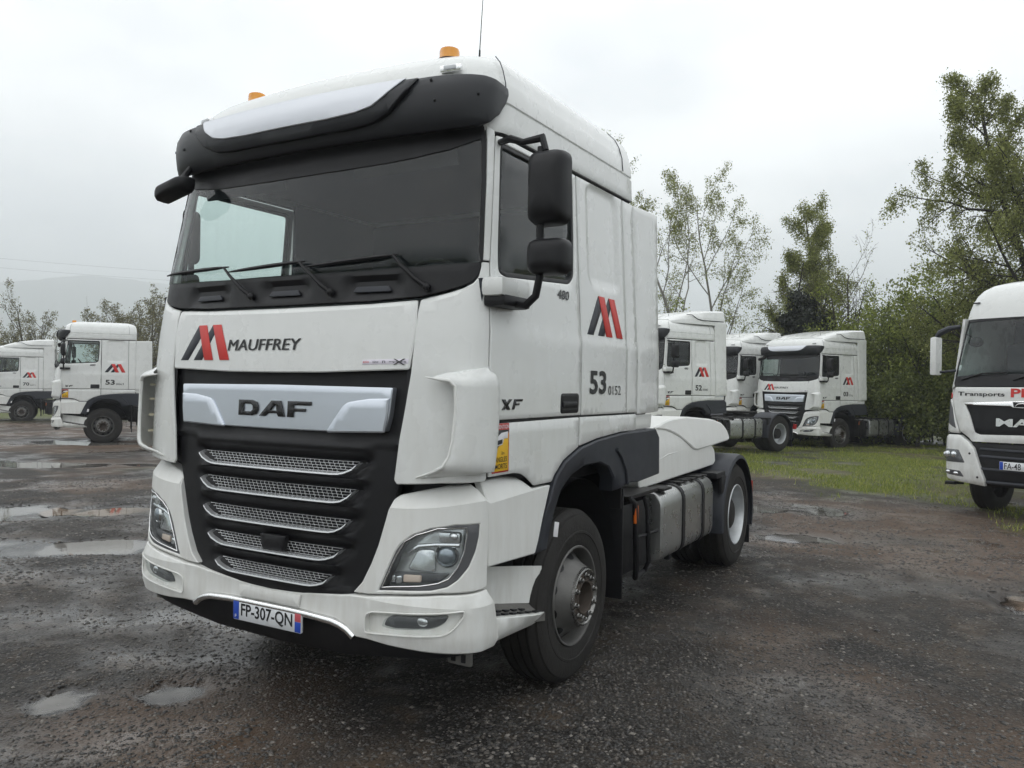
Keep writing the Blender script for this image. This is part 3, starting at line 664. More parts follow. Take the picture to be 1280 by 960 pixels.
# ------------------------------------------------------------------ cab skin of the white cabover tractors
def lerp(tab, z):
    if z <= tab[0][0]: return tab[0][1]
    for (a, u), (b, v) in zip(tab, tab[1:]):
        if z <= b: return u + (v - u) * (z - a) / (b - a)
    return tab[-1][1]
YF = [(1.2, -.019), (1.33, -.017), (1.6, -.008), (1.9, .005), (2.08, .024), (2.25, .048), (2.45, .078), (3.2, .225)]
YB = [(.36, .06), (.45, .035), (.52, .018), (.6, .010), (.68, .016), (.76, .014), (.80, .012), (1.2, .04), (1.3, .05)]
YV = [(3.08, .16), (3.16, .115), (3.25, .10), (3.33, .105), (3.39, .132), (3.43, .18), (3.46, .26)]
WT = [(0, 1.245), (2.1, 1.245), (3.2, 1.186)]
def S(s, z, off=0., tab=YF):
    """s = metres round the plan outline from the centre line of the front, z = height"""
    sg = -1 if s < 0 else 1; s = abs(s); k = 0. if tab is YB else .05
    yf = lerp(tab, z); w = lerp(WT, z)
    if s <= .85: x = s; y = yf + k * (s / .85) ** 2; tx, ty = 1, 2 * k * s / .85 ** 2
    elif s <= 1.32:
        t = (s - .85) / .47; p0 = (.85, yf + k); p1 = (w - .017, yf + k + .035); p2 = (w, yf + k + .2)
        x = (1 - t) ** 2 * p0[0] + 2 * t * (1 - t) * p1[0] + t * t * p2[0]; y = (1 - t) ** 2 * p0[1] + 2 * t * (1 - t) * p1[1] + t * t * p2[1]
        tx = 2 * (1 - t) * (p1[0] - p0[0]) + 2 * t * (p2[0] - p1[0]); ty = 2 * (1 - t) * (p1[1] - p0[1]) + 2 * t * (p2[1] - p1[1])
    else: x = w; y = yf + k + .2 + (s - 1.32); tx, ty = 0, 1
    l = math.hypot(tx, ty); nx, ny = ty / l, -tx / l
    return (sg * (x + nx * off), y + ny * off, z)
MF = lambda s, z, o: S(s, z, o, YF)
MBp = lambda s, z, o: S(s, z, o, YB)
MV = lambda s, z, o: S(s, z, o, YV)
MS = lambda y, z, o: S(y - lerp(YF, z) - .25 + 1.32, z, o, YF)      # by length y along the side
def sm(a, b, x):
    t = min(1, max(0, (x - a) / (b - a))); return t * t * (3 - 2 * t)

def build_wheel(t, y, front, mir=False):
    sg = -1 if mir else 1
    if front: xs = [(.905, 1.20)]
    else: xs = [(.905, 1.205), (.565, .865)]
    first = None
    for k, (a, b) in enumerate(xs):
        RR = .53; mb = MB(); c = (a + b) / 2; h = (b - a) / 2
        prof = [(.29, a + .03), (.30, a + .012), (.36, a - .004), (.43, a - .008), (.485, a + .012), (.512, a + .03), (RR - .002, a + .05)]
        for gx in (-.085, -.03, .03, .085):
            prof += [(RR, c + gx - .009), (RR - .014, c + gx - .007), (RR - .014, c + gx + .007), (RR, c + gx + .009)]
        prof += [(RR - .002, b - .05), (.512, b - .03), (.497, b - .02), (.492, b - .008), (.45, b + .006), (.40, b + .006), (.396, b + .009), (.384, b + .009), (.38, b + .004), (.335, b - .002), (.318, b - .004), (.30, b - .012), (.29, b - .03)]
        mb.lathe(prof, 64, (0, y, RR)); mb.V = [(x * sg, yy, z) for x, yy, z in mb.V]
        if mir: mb.F = [f[::-1] for f in mb.F]
        wh = mb.build('wheel', TYRE, t, angle=30)
        if first is None: first = wh
        b_ = b
    a, b = xs[0]
    def lat(name, prof, mt, n=48):
        mb = MB().lathe(prof, n, (0, y, .53))
        return mb.build(name, mt, first, angle=32, mir=mir)
    if front:
        lat('rim', [(.30, b - .02), (.307, b - .004), (.303, b + .003), (.294, b + .002), (.287, b - .012), (.283, b - .05), (.276, b - .09), (.268, b - .085), (.215, b - .02), (.188, b + .035), (.180, b + .052)], STEEL)
        mb = MB()          # hand holes as dark ovals let into the cone
        for k in range(10):
            q = 2 * math.pi * (k + .5) / 10; V = []
            for j in range(12):
                w = 2 * math.pi * j / 12; rr = .243 + .022 * math.cos(w); aa = q + .040 * math.sin(w) / .243
                xx = b - .085 + (.268 - rr) / (.268 - .215) * .065 + .006; V.append((xx, y + rr * math.cos(aa), .53 + rr * math.sin(aa)))
            mb.add(V, [tuple(range(12))])
        mb.build('hand_hole', BLACK, first, mir=mir)
        lat('hub_ring', [(.178, b + .045), (.174, b + .066), (.165, b + .070), (.158, b + .066), (.150, b + .052)], WORN)
        lat('hub', [(.152, b + .052), (.11, b + .056), (.103, b + .066), (.094, b + .066), (.090, b + .05), (.088, b - .02), (.05, b - .03), (.001, b - .03)], RUST)
        for k in range(10):
            q = 2 * math.pi * k / 10 + .2
            mb = MB().lathe([(.019, 0), (.019, .012), (.014, .016), (.013, .030), (.008, .034), (.001, .034)], 8, (b + .052, y + .131 * math.cos(q), .53 + .131 * math.sin(q)))
            mb.build('wheel_nut', WORN, first, mir=mir)
    else:
        lat('rim', [(.30, b - .02), (.307, b - .004), (.303, b + .003), (.294, b + .001), (.288, b - .012), (.283, b - .05), (.272, b - .10), (.268, b - .19), (.258, b - .20), (.19, b - .215), (.17, b - .21)], STEEL2)
        lat('hub', [(.172, b - .21), (.150, b - .20), (.148, b - .06), (.12, b - .045), (.05, b - .04), (.001, b - .04)], DARKM)
        for k in range(10):
            q = 2 * math.pi * k / 10 + .2
            MB().lathe([(.018, 0), (.018, .02), (.01, .03), (.001, .03)], 6, (b - .208, y + .1675 * math.cos(q), .53 + .1675 * math.sin(q))).build('wheel_nut', STEEL, first, mir=mir)

DAF_D = [(0, 0), (.20, 0), (.265, .12), (.286, .35), (.286, .65), (.265, .88), (.20, 1), (0, 1)]
DAF_DH = [(.075, .26), (.185, .26), (.21, .38), (.21, .62), (.185, .74), (.075, .74)]
DAF_A = [(.306, 0), (.385, 0), (.425, .2), (.555, .2), (.575, 0), (.660, 0), (.600, 1), (.475, 1)]
DAF_AH = [(.46, .38), (.55, .38), (.54, .70), (.52, .74)]
DAF_F = [(.697, 0), (.775, 0), (.775, .36), (.93, .36), (.93, .56), (.775, .56), (.775, .75), (1, .75), (1, 1), (.697, 1)]
def logo(M, t, x0, x1, z0, z1, mir=False, mirror_u=False):
    """the two-legged M: dark legs behind, red legs in front"""
    def cv(p): return [((x1 - a * (x1 - x0)) if mirror_u else (x0 + a * (x1 - x0)), z0 + b * (z1 - z0)) for a, b in p]
    flat('emblem_leg', cv([(0, 0), (.165, 0), (.40, .66), (.325, 1)]), M, NAVY, t, .0022, mir)
    flat('emblem_leg', cv([(.285, 0), (.46, 0), (.665, .74), (.612, 1)]), M, NAVY, t, .0022, mir)
    flat('emblem_leg', cv([(.325, 1), (.49, 1), (.69, 0), (.515, 0)]), M, RED, t, .0042, mir)
    flat('emblem_leg', cv([(.612, 1), (.78, 1), (1, 0), (.82, 0)]), M, RED, t, .0042, mir)

def build_tractor(detail=True, numbers=('53', '0152'), spoiler=False, fairing=True, deck=True):
    t = empty('truck')
    P = lambda *a, **k: panel(*a, **k)
    # ---- chassis
    mb = MB()
    for sx in (-1, 1):
        mb.box((sx * .41, 3.45, .90), (.08, 5.1, .26), .006)
    for yy in (1.0, 2.3, 3.3, 4.2, 5.0, 5.9): mb.box((0, yy, .90), (.75, .12, .2), .01)
    mb.build('chassis_frame', DARKM, t)
    MB().box((0, 1.35, .98), (.74, 1.5, .62), .05).box((0, 2.5, .85), (.5, .9, .5), .08).tube([(0, 2.9, .75), (0, 5.1, .56)], .06, 10).build('engine', DARKM, t)
    mb = MB().tube([(-.95, 1.38, .53), (.95, 1.38, .53)], .07, 10); mb.build('front_axle', DARKM, t)
    mb = MB().tube([(-.95, 5.18, .53), (.95, 5.18, .53)], .10, 12).sphere((0, 5.18, .55), (.24, .26, .24)); mb.build('rear_axle', DARKM, t)
    for y, fr in ((1.38, True), (5.18, False)):
        for mi in (False, True): build_wheel(t, y, fr, mi)
    # fifth wheel
    mb = MB(); mb.box((0, 4.85, 1.05), (.86, .5, .06), .01).box((0, 4.8, .98), (.9, .3, .14), .02)
    pl = [(math.cos(q) * .46, 4.95 + math.sin(q) * .46) for q in np.linspace(math.pi * .62, math.pi * 2.38, 28)] + [(.07, 5.1), (0, 5.04), (-.07, 5.1)]
    n = len(pl); mb.add([(x, y, 1.10) for x, y in pl] + [(x, y, 1.16) for x, y in pl], [tuple(range(n, 2 * n))] + [(i, (i + 1) % n, n + (i + 1) % n, n + i) for i in range(n)])
    mb.build('fifth_wheel', DARKM, t)
    # rear mudguards, rear light bar, mud flaps
    for mi in (False, True):
        mb = MB(); V = []; F = []; arc = []
        for k in range(25):
            q = R(-18 + 208 * k / 24); arc.append((5.18 + .62 * math.cos(q), .53 + .62 * math.sin(q)))
        for k, (yy, zz) in enumerate(arc):
            q = R(-18 + 208 * k / 24); c_, s_ = math.cos(q), math.sin(q)
            for x, d in ((.56, 0), (1.19, 0), (1.225, -.012), (1.235, -.045), (1.225, -.05), (1.205, -.02), (.56, -.015)):
                V.append((x, yy + d * c_, zz + d * s_))
        m_ = 7
        for k in range(24):
            for j in range(m_): F.append((k * m_ + j, k * m_ + (j + 1) % m_, (k + 1) * m_ + (j + 1) % m_, (k + 1) * m_ + j))
        F += [tuple(range(m_))[::-1], tuple(24 * m_ + j for j in range(m_))]
        mb.add(V, [f[::-1] for f in F]); mb.build('rear_mudguard', GREYP if detail else BLACK, t, mir=mi)
        MB().box((.88, 5.79, .34), (.62, .015, .40), .004).build('mud_flap', BLACK, t, mir=mi)
        MB().box((1.12, 4.60, .985), (.17, .30, .06), .012).box((1.195, 4.66, .89), (.04, .16, .17), .01).build('chock_bracket', BLACK, t, mir=mi)
        MB().box((.95, 6.02, .72), (.42, .09, .15), .015).build('tail_light', REDL, t, mir=mi)
    MB().box((0, 6.0, .80), (2.2, .08, .14), .01).build('rear_crossbar', DARKM, t)
    # fuel tanks: rounded box section swept along y, two straps each
    for mi in (False, True):
        y0, y1 = (2.98, 4.40)
        sec = rnd([(.62, .42), (1.19, .42), (1.19, .995), (.62, .995)], .13, 6)
        mb = MB(); V = []; F = []; n = len(sec)
        rings = [(y0, .94), (y0 + .012, .985), (y0 + .03, 1.), (y1 - .03, 1.), (y1 - .012, .985), (y1, .94)]
        for yy, k in rings:
            for x, z in sec: V.append((.905 + (x - .905) * k, yy, .7075 + (z - .7075) * k))
        for i in range(len(rings) - 1):
            for k in range(n): F.append((i * n + k, (i + 1) * n + k, (i + 1) * n + (k + 1) % n, i * n + (k + 1) % n))
        F += [tuple(range(n)), tuple((len(rings) - 1) * n + k for k in range(n))[::-1]]
        mb.add(V, F); tank = mb.build('fuel_tank', ALU, t, mir=mi)
        for ys in (3.50, 4.06):
            V = []; F = []; s2 = inset(sec, -.010)
            for yy in (ys - .038, ys - .03, ys + .03, ys + .038):
                e = 0 if abs(yy - ys) > .033 else 1
                for (x, z), (x2, z2) in zip(sec, s2): V.append(((x + (x2 - x) * (1 if e else .1)), yy, (z + (z2 - z) * (1 if e else .1))))
            for i in range(3):
                for k in range(n): F.append((i * n + k, (i + 1) * n + k, (i + 1) * n + (k + 1) % n, i * n + (k + 1) % n))
            st = MB().add(V, F); st.box((1.05, ys + .02, .395), (.05, .06, .09), .008)
            st.build('tank_strap', BLACK, tank, mir=mi)
        MB().lathe([(.075, 0), (.075, .05), (.06, .06), (.001, .06)], 20, (.93, 3.28, .99), axis='z').build('filler_cap', DARKM, tank, mir=mi)
        for k in range(5): MB().box((.93, 3.62 + k * .17, 1.004 + .004 * (k % 2)), (.42, .10, .016), .003).build('tread_plate', DARKM, tank, mir=mi)
        MB().box((1.04, 3.1, 1.008), (.30, .20, .02), .004).build('tread_plate', DARKM, tank, mir=mi)
        # gear between front wheel and tank: battery box with frame tubes and side marker
        mb = MB().box((.86, 2.62, .70), (.50, .60, .52), .03)
        mb.build('battery_box', BLACK, t, mir=mi)
        MB().box((.97, 2.62, 1.02), (.40, .62, .03), .008).build('step_plate', DARKM, t, mir=mi)
        mb = MB().tube([(1.17, 2.33, 1.02), (1.2, 2.36, .98), (1.2, 2.40, .5), (1.17, 2.46, .42), (1.12, 2.9, .42)], .022, 8)
        mb.tube([(1.17, 2.62, 1.0), (1.19, 2.64, .9), (1.19, 2.68, .5), (1.15, 2.7, .42)], .018, 8).tube([(1.18, 2.40, .72), (1.17, 2.92, .70)], .014, 6)
        mb.build('guard_rail', BLACK, t, mir=mi)
        MB().box((1.205, 2.37, .90), (.02, .05, .13), .006).build('side_marker', ORANGE, t, mir=mi)
        # cable tails hanging at the wheel housing
        MB().tube([(1.10, 2.22, 1.08), (1.13, 2.26, .95), (1.10, 2.24, .8), (1.12, 2.3, .62)], .012, 6).build('air_line', BLACK, t, mir=mi)
    # ---- wheel housings: black arch with wide rear shield
    archO = [(.775, .89), (.812, .971), (.862, 1.09), (.931, 1.226), (.984, 1.306), (1.098, 1.384), (1.301, 1.451), (1.567, 1.487), (1.964, 1.512), (2.622, 1.516), (2.70, 1.45), (2.71, 1.17), (2.28, 1.15), (2.13, 1.16), (2.065, 1.155)]
    archI = [(1.874, 1.125), (1.835, 1.22), (1.74, 1.30), (1.596, 1.338), (1.391, 1.334), (1.222, 1.288), (1.103, 1.205), (1.03, 1.10), (.975, 1.0), (.935, .89)]
    for mi in (False, True):
        P('wheel_arch', archO + archI, MS, GREYP, t, off=.012, thick=.10, bev=.010, res=.06, mir=mi, bump=lambda y, z: -.03 * sm(.10, .0, math.hypot(y - 1.42, z - .62) - .66) - .05 * sm(2.05, 2.0, y) * 0)
        # raised lip along the opening
        lip = [(2.05, 1.16), (2.02, 1.26), (1.93, 1.36), (1.85, 1.41)]
        MB().tube([MS(a, b, .018) for a, b in lip], .012, 6).build('arch_lip', GREYP, t, mir=mi)
        # inner liner
        V = []; F = []
        for k in range(19):
            q = R(-12 + 168 * k / 18); yy, zz = 1.42 + .60 * math.cos(q), .62 + .63 * math.sin(q)
            V += [(1.19, yy, zz), (.62, yy, zz)]
        for k in range(18): F.append((2 * k, 2 * k + 1, 2 * k + 3, 2 * k + 2))
        MB().add(V, F).build('arch_liner', BLACK, t, mir=mi)
        MB().box((.58, 1.45, 1.12), (.02, 1.5, .52), .004).box((.93, 2.12, 1.12), (.52, .02, .30), .004).build('arch_wall', BLACK, t, mir=mi)
        MB().box((.93, 2.16, .72), (.52, .02, .78), .005).build('mud_flap', BLACK, t, mir=mi)
        MB().box((1.262, .975, 1.005), (.006, .05, .085), .002, Matrix.Rotation(R(-12), 3, 'X')).build('arch_marker', STKW, t, mir=mi)
        # steps behind the bumper
        MB().box((.94, .60, .75), (.2, .56, .42), .02).build('step_box', BLACK, t, mir=mi)
        zo = lambda y: .648 - .19 * (y - .33)                                   # outer edge of the tread falls towards the wheel
        prof = [(1.06, .30), (1.07, .48), (1.09, .62), (1.12, .75), (1.155, .86), (1.185, .95)]      # riser swings out in front of the tyre
        V = []; F = []
        for x, y in prof: zb = zo(y) + .035 + .02 * (y - .3); V += [(x, y, zb), (x, y, .862 - .14 * (y - .45)), (x - .02, y + .006, .858 - .14 * (y - .45)), (x - .02, y + .006, zb)]
        for i in range(len(prof) - 1):
            for j in range(4): F.append((i * 4 + j, (i + 1) * 4 + j, (i + 1) * 4 + (j + 1) % 4, i * 4 + (j + 1) % 4))
        F += [(0, 1, 2, 3), tuple(4 * (len(prof) - 1) + j for j in (3, 2, 1, 0))]
        MB().add(V, F).build('step_riser', WHITE2, t, mir=mi)
        V = []; F = []
        for x, y in prof: V += [(1.212, y, zo(y) - .004), (1.19, y, zo(y) + .004), (x - .01, y, zo(y) + .040 + .02 * (y - .3)), (x - .01, y, zo(y) - .05), (1.212, y, zo(y) - .05)]
        for i in range(len(prof) - 1):
            for j in range(5): F.append((i * 5 + j, (i + 1) * 5 + j, (i + 1) * 5 + (j + 1) % 5, i * 5 + (j + 1) % 5)[::-1])
        F += [(0, 1, 2, 3, 4), tuple(5 * (len(prof) - 1) + j for j in (4, 3, 2, 1, 0))]
        tr_ = MB().add(V, F).build('step_tread', STEPG, t, mir=mi)
        for k in range(6):
            for j in range(2):
                yy = .42 + k * .082; xx = 1.205 - j * .045 + .002 * k
                if xx - .03 > np.interp(yy, [q[1] for q in prof], [q[0] for q in prof]): MB().box((xx, yy, zo(yy) + .010 + j * .008), (.026, .045, .010), .004, Matrix.Rotation(R(-10), 3, 'X')).build('tread_hole', BLACK, tr_, mir=mi)
        P('step_sill', rnd([(.318, .525), (.40, .505), (.88, .484), (.945, .50), (.955, .53), (.33, .652)], [.02, .02, .02, .02, .01, .01]), lambda y, z, o: (1.252 + o - .05 * sm(.57, .48, z) - .02 * sm(.8, .97, y), y, z), WHITE2, t, thick=.04, bev=.006, res=.05, mir=mi)
    # ---- cab shell: floor, back, liner
    mb = MB(); mb.box((0, 1.20, 1.40), (2.36, 2.0, .10), .01); mb.box((0, 2.215, 2.3), (2.34, .05, 1.7), .02); mb.box((0, 1.3, 3.19), (2.3, 1.8, .03), .01)
    for sx in (-1, 1):
        mb.box((sx * 1.195, 1.2, 1.87), (.03, 1.95, .98), .004)
        mb.box((sx * 1.135, 1.75, 2.73), (.03, .94, .84), .004)
    mb.build('cab_liner', INT, t)
    MB().box((0, 1.29, 1.30), (2.2, 1.80, .14), .02).build('cab_floor', BLACK, t)
    rbox('bunk_wall', (0, 2.16, 2.35), (2.2, .04, 1.5), .01, INT2, t)
    rbox('dashboard', (0, .55, 2.10), (2.2, .60, .40), .10, DASH, t)
    rbox('bunk', (0, 1.85, 1.95), (2.1, .55, .22), .08, SEAT, t)
    for sx in (.58, -.58):
        mb = MB().box((sx, 1.35, 1.80), (.52, .52, .16), .05).box((sx, 1.62, 2.12), (.50, .16, .66), .06, Matrix.Rotation(R(-10), 3, 'X')).box((sx, 1.70, 2.50), (.28, .10, .20), .04)
        mb.build('seat', SEAT, t)
    mb = MB(); V = []
    for k in range(25):
        q = 2 * math.pi * k / 24; V.append((.58 + .23 * math.cos(q), .80 + .23 * math.sin(q) * math.sin(R(35)) * -1, 2.36 + .23 * math.sin(q) * math.cos(R(35))))
    mb.tube(V, .016, 8, False).box((.58, .80, 2.36), (.4, .05, .05), .01).tube([(.58, .80, 2.36), (.58, .62, 2.2)], .04, 8)
    mb.build('steering_wheel', BLACK, t)
    MB().box((-.62, .33, 3.06), (.70, .02, .17), .008, Matrix.Rotation(R(20), 3, 'X')).box((.62, .33, 3.06), (.70, .02, .17), .008, Matrix.Rotation(R(20), 3, 'X')).build('sun_blind', INT, t)
    # ---- windscreen, cowl
    wr = [(0, 2.415), (.5, 2.415), (.9, 2.425), (1.18, 2.44), (1.194, 2.47), (1.169, 2.86), (1.152, 3.05), (1.124, 3.14), (.9, 3.17), (0, 3.175)]
    P('windscreen', sym(wr), MF, GLASS, t, off=-.002, thick=.006, bev=.001, res=.1)
    for mi in (False, True):
        P('windscreen_seal', rnd([(1.188, 2.44), (1.200, 2.44), (1.200, 2.49), (1.176, 2.86), (1.159, 3.06), (1.13, 3.16), (1.10, 3.16), (1.115, 3.10), (1.125, 3.05), (1.145, 2.86), (1.165, 2.50)], .004), MF, BLACK, t, off=.002, thick=.02, bev=.002, res=.05, mir=mi)
    P('windscreen_seal', sym([(0, 2.985), (.30, 2.987), (.60, 2.995), (.80, 3.01), (.95, 3.035), (1.12, 3.09), (1.125, 3.17), (0, 3.172)]), MF, BLACK, t, off=.003, thick=.02, bev=.002, res=.06)
    cow = [(0, 2.245), (.30, 2.247), (.62, 2.25), (.888, 2.265), (.996, 2.291), (1.083, 2.317), (1.141, 2.341), (1.175, 2.376), (1.187, 2.418), (1.187, 2.445), (.9, 2.428), (.5, 2.418), (0, 2.418)]
    def cowb(s, z):
        r = 0.
        for c in (-.62, .02, .62):
            d = max(abs(s - c) / .20, abs(z - 2.335) / .045); r -= .022 * (1 - sm(.75, 1.05, d))
        return r
    cw = P('cowl', sym(cow), MF, BLACK, t, off=-.006, thick=.05, bev=.004, res=.035, bump=cowb)
    for c in (-.62, .02, .62):
        P('cowl_handle', rnd([(c - .12, 2.30), (c + .12, 2.30), (c + .10, 2.33), (c - .10, 2.33)], .01), MF, GREYP, cw, off=-.008, thick=.01, bev=.002)
    for i, (pv, el, b0, b1) in enumerate([((-.221, 2.306), (-.468, 2.486), (-1.079, 2.486), (-.44, 2.49)), ((.367, 2.306), (.14, 2.481), (-.433, 2.459), (.175, 2.484)), ((.921, 2.313), (.748, 2.486), (.179, 2.452), (.77, 2.487))]):
        mid = lambda a, b, k: (a[0] + (b[0] - a[0]) * k, a[1] + (b[1] - a[1]) * k)
        mb = MB().tube([S(*pv, .012), S(*mid(pv, el, .25), .035), S(*mid(pv, el, .7), .04), S(*el, .035)], [.014, .013, .009, .007], 8)
        mb.sphere(S(*pv, .012), (.022, .02, .022)); w = mb.build('wiper', BLACK, t)
        pts = [mid(b0, b1, k / 6) for k in range(7)]
        MB().tube([S(a, b, .022) for a, b in pts], [.004, .009, .011, .012, .012, .010, .004], 6).build('wiper_blade', BLACK, w)
    # ---- front hood panel with lettering
    hood = [(0, 1.878), (.345, 1.880), (.876, 1.898), (.892, 2.10), (.884, 2.25), (.62, 2.237), (.30, 2.234), (0, 2.232)]
    hd = P('front_panel', rnd(sym(hood), .012), MF, WHITE, t, off=0, thick=.014, bev=.006, res=.06, bump=lambda s, z: -.5 * max(0, z - 2.205 - .02 * (abs(s) / .88) ** 2), angle=18, lines=[[(x, 2.205 + .02 * (x / .88) ** 2) for x in np.linspace(-.882, .882, 23)]])
    logo(MF, hd, -.823, -.357, 1.947, 2.153)
    for k in range(3): letter('lettering', 'MAUFFREY', MF, -.378 + .003 * k, .192 + .003 * k, 2.0, 2.063, TXT, hd, .0035 + .0004 * k, shear=.12)
    st = flat('sticker', [(.612, 1.922), (.872, 1.928), (.872, 1.952), (.612, 1.947)], MF, LILAC, hd, .002)
    for a, b, s_ in ((.618, .655, 'aoio'), (.675, .712, 'vinc'), (.735, .752, 'n'), (.775, .865, 'mpiens')):
        letter('print', s_, MF, a, b, 1.931, 1.943, RED if s_ == 'aoio' else TXT, st, .0045)
    flat('print', [(.80, 1.922), (.808, 1.922), (.862, 1.953), (.854, 1.953)], MF, TXT, st, .005); flat('print', [(.854, 1.922), (.862, 1.922), (.808, 1.953), (.80, 1.953)], MF, TXT, st, .0056)
    # ---- corner panels with wind vanes
    cor = [(.894, 2.252), (.889, 2.10), (.884, 1.884), (.866, 1.695), (.829, 1.346), (.846, 1.326), (1.025, 1.344), (1.31, 1.352), (1.322, 1.36), (1.322, 1.90), (1.30, 1.93), (1.272, 2.25), (1.255, 2.442), (1.194, 2.442), (1.194, 2.416), (1.18, 2.367), (1.144, 2.332), (1.086, 2.307), (1.0, 2.281)]
    van = [(.985, 1.862), (1.035, 1.885), (1.151, 1.902), (1.285, 1.915), (1.325, 1.885), (1.352, 1.80), (1.356, 1.663), (1.345, 1.50), (1.325, 1.40), (1.197, 1.398), (1.053, 1.378), (.94, 1.366), (1.01, 1.405), (1.050, 1.433), (1.074, 1.48), (1.088, 1.563), (1.096, 1.717), (1.089, 1.82), (1.066, 1.845), (1.021, 1.852)]
    def vb(s, z): return .012 + .045 * sm(1.32, 1.12, s) * sm(1.365, 1.44, z) * sm(1.90, 1.845, z) + .035 * sm(.94, 1.05, s) * sm(1.365, 1.40, z) * sm(1.90, 1.87, z)
    duct = rnd([(1.0, 1.42), (1.16, 1.40), (1.27, 1.43), (1.27, 1.84), (1.0, 1.84)], .03)
    for mi in (False, True):
        c = P('corner_panel', rnd(cor, .008), MF, WHITE, t, off=0, thick=.012, bev=.005, res=.05, mir=mi, bump=lambda s, z: -.5 * max(0, (z - 2.225 - .30 * max(0, s - .9))) * sm(1.15, 1.05, s), angle=18, lines=[[(x, 2.225 + .30 * max(0, x - .9)) for x in np.linspace(.897, 1.06, 6)]])
        P('wind_vane', van, MF, WHITE, c, off=0, thick=.016, bev=.006, res=.035, bump=vb, mir=mi, angle=60)
        rim = [(.955, 1.862), (1.021, 1.852), (1.066, 1.845), (1.089, 1.82), (1.096, 1.717), (1.088, 1.563), (1.074, 1.48), (1.050, 1.433), (1.01, 1.405), (.92, 1.366)]
        q = []
        for k in range(len(rim) - 1):
            for j in range(4): q.append((rim[k][0] + (rim[k + 1][0] - rim[k][0]) * j / 4, rim[k][1] + (rim[k + 1][1] - rim[k][1]) * j / 4))
        q.append(rim[-1]); nq = len(q)
        MB().tube([S(a, b, max(.004, vb(a, b) - .008)) for a, b in q], [.003 + .007 * min(1, i / 5, (nq - 1 - i) / 5) for i in range(nq)], 8).build('vane_rim', WHITE2, c, mir=mi)
        for z in (1.50, 1.60, 1.70, 1.79):
            P('vane_rib', [(1.11, z), (1.24, z), (1.24, z + .012), (1.11, z + .012)], MF, CREAM, c, off=.030, thick=.030, bev=.002, mir=mi)
    # ---- grille
    TZ = [1.418, 1.274, 1.115, .962, .815]; LZ = [1.360, 1.213, 1.055, .905, .763]; AT = [.60, .578, .546, .50, .43]; AL = [.50, .485, .45, .395, .335]
    gr = [(0, .690), (.25, .695), (.52, .722), (.60, .745), (.66, .815), (.715, .915), (.752, 1.02), (.785, 1.15), (.812, 1.25), (.848, 1.36), (.878, 1.69), (.895, 1.90), (0, 1.90)]
    def gb(s, z):
        a = abs(s); r = 0.
        if z > 1.50: return -.012 - .018 * sm(1.50, 1.56, z) + .012 * sm(.75, .86, a)
        for k in range(5):
            top = 1.50 if k == 0 else LZ[k - 1] - .012
            if TZ[k] < z <= top:
                u = (top - z) / (top - TZ[k]); r = -.002 - .050 * sm(.12, 1, u); w = AT[k]; break
            if LZ[k] - .012 < z <= TZ[k]: r = -.058; w = AL[k] + (AT[k] - AL[k]) * (z - LZ[k]) / (TZ[k] - LZ[k]); break
        else: return -.012
        side = sm(w + .10, w + .01, a)
        return -.022 + (r + .022) * side
    g = P('grille', sym(gr), MF, BLACK, t, off=-.022, thick=.05, bev=.004, res=.024, bump=gb, angle=50)
    for k in range(5):
        a, b, zt, zl = AT[k], AL[k], TZ[k], LZ[k]
        mb = MB()                                # honeycomb: staggered cells between thin bars
        rows = 4; h = (zt - zl) / rows
        for r_ in range(rows + 1):
            z = zl + r_ * h; w = b + (a - b) * r_ / rows - .01
            pts = [S(-w + 2 * w * i / 14, z, -.052) for i in range(15)]
            mb.tube(pts, .0021, 4, False)
            if r_ < rows:
                cw_ = .032; n_ = int(2 * w / cw_)
                for i in range(n_):
                    s = -w + (i + (.5 if r_ % 2 else 0.)) * cw_ + .004
                    if k == 3 and abs(s - .03) < .075: continue
                    if abs(s) < w: mb.tube([S(s, z, -.052), S(s, z + h, -.052)], .0024, 4, False)
        mb.build('mesh_insert', DULLC, g, smooth=False)
        if k == 3: P('radar_cover', rnd([(-.06, zl + .006), (.10, zl + .006), (.12, zt + .03), (-.075, zt + .03)], .01), MF, BLACK, g, off=-.022, thick=.03)
        path = [(-a, zt), (-a + .004, zt - .012), (-a + .03, zt - .034), (-(b + .02), zl + .004), (-b + .02, zl - .004)] + [(x, zl - .006) for x in np.linspace(-b + .06, b - .06, 9)] + [(b - .02, zl - .004), (b + .02, zl + .004), (a - .03, zt - .034), (a - .004, zt - .012), (a, zt)]
        V = []; F = []; m_ = len(path)
        for i, (s, z) in enumerate(path):
            e = min(i, m_ - 1 - i); w = (.003, .0065, .0085, .0085, .008)[min(e, 4)]
            o = -.006 - .03 * (e == 0)
            V += [S(s, z + w, o - .022), S(s, z + w * .4, o + .002), S(s, z - w * .6, o + .004), S(s, z - w, o - .008), S(s, z - w, o - .03)]
        for i in range(m_ - 1):
            for j in range(4): F.append((i * 5 + j, i * 5 + j + 1, (i + 1) * 5 + j + 1, (i + 1) * 5 + j))
        MB().add(V, [f[::-1] for f in F]).build('grille_lip', DULLC, g, angle=50)
    sb = lambda s, z: .020 * (s / .8) ** 2
    bd = P('badge_panel', rnd(sym([(0, 1.568), (.375, 1.571), (.760, 1.583), (.782, 1.66), (.798, 1.806), (0, 1.812)]), .01), MF, SILVER, t, off=-.026, thick=.05, bev=.006, res=.05, bump=sb)
    for mi in (False, True):
        P('badge_wing', rnd([(.385, 1.566), (.762, 1.579), (.776, 1.66), (.783, 1.752), (.66, 1.748), (.505, 1.725)], [.02, .006, .01, .003, .01, .04]), MF, SILVER, bd, off=-.014, thick=.014, bev=.008, res=.04, bump=sb, mir=mi)
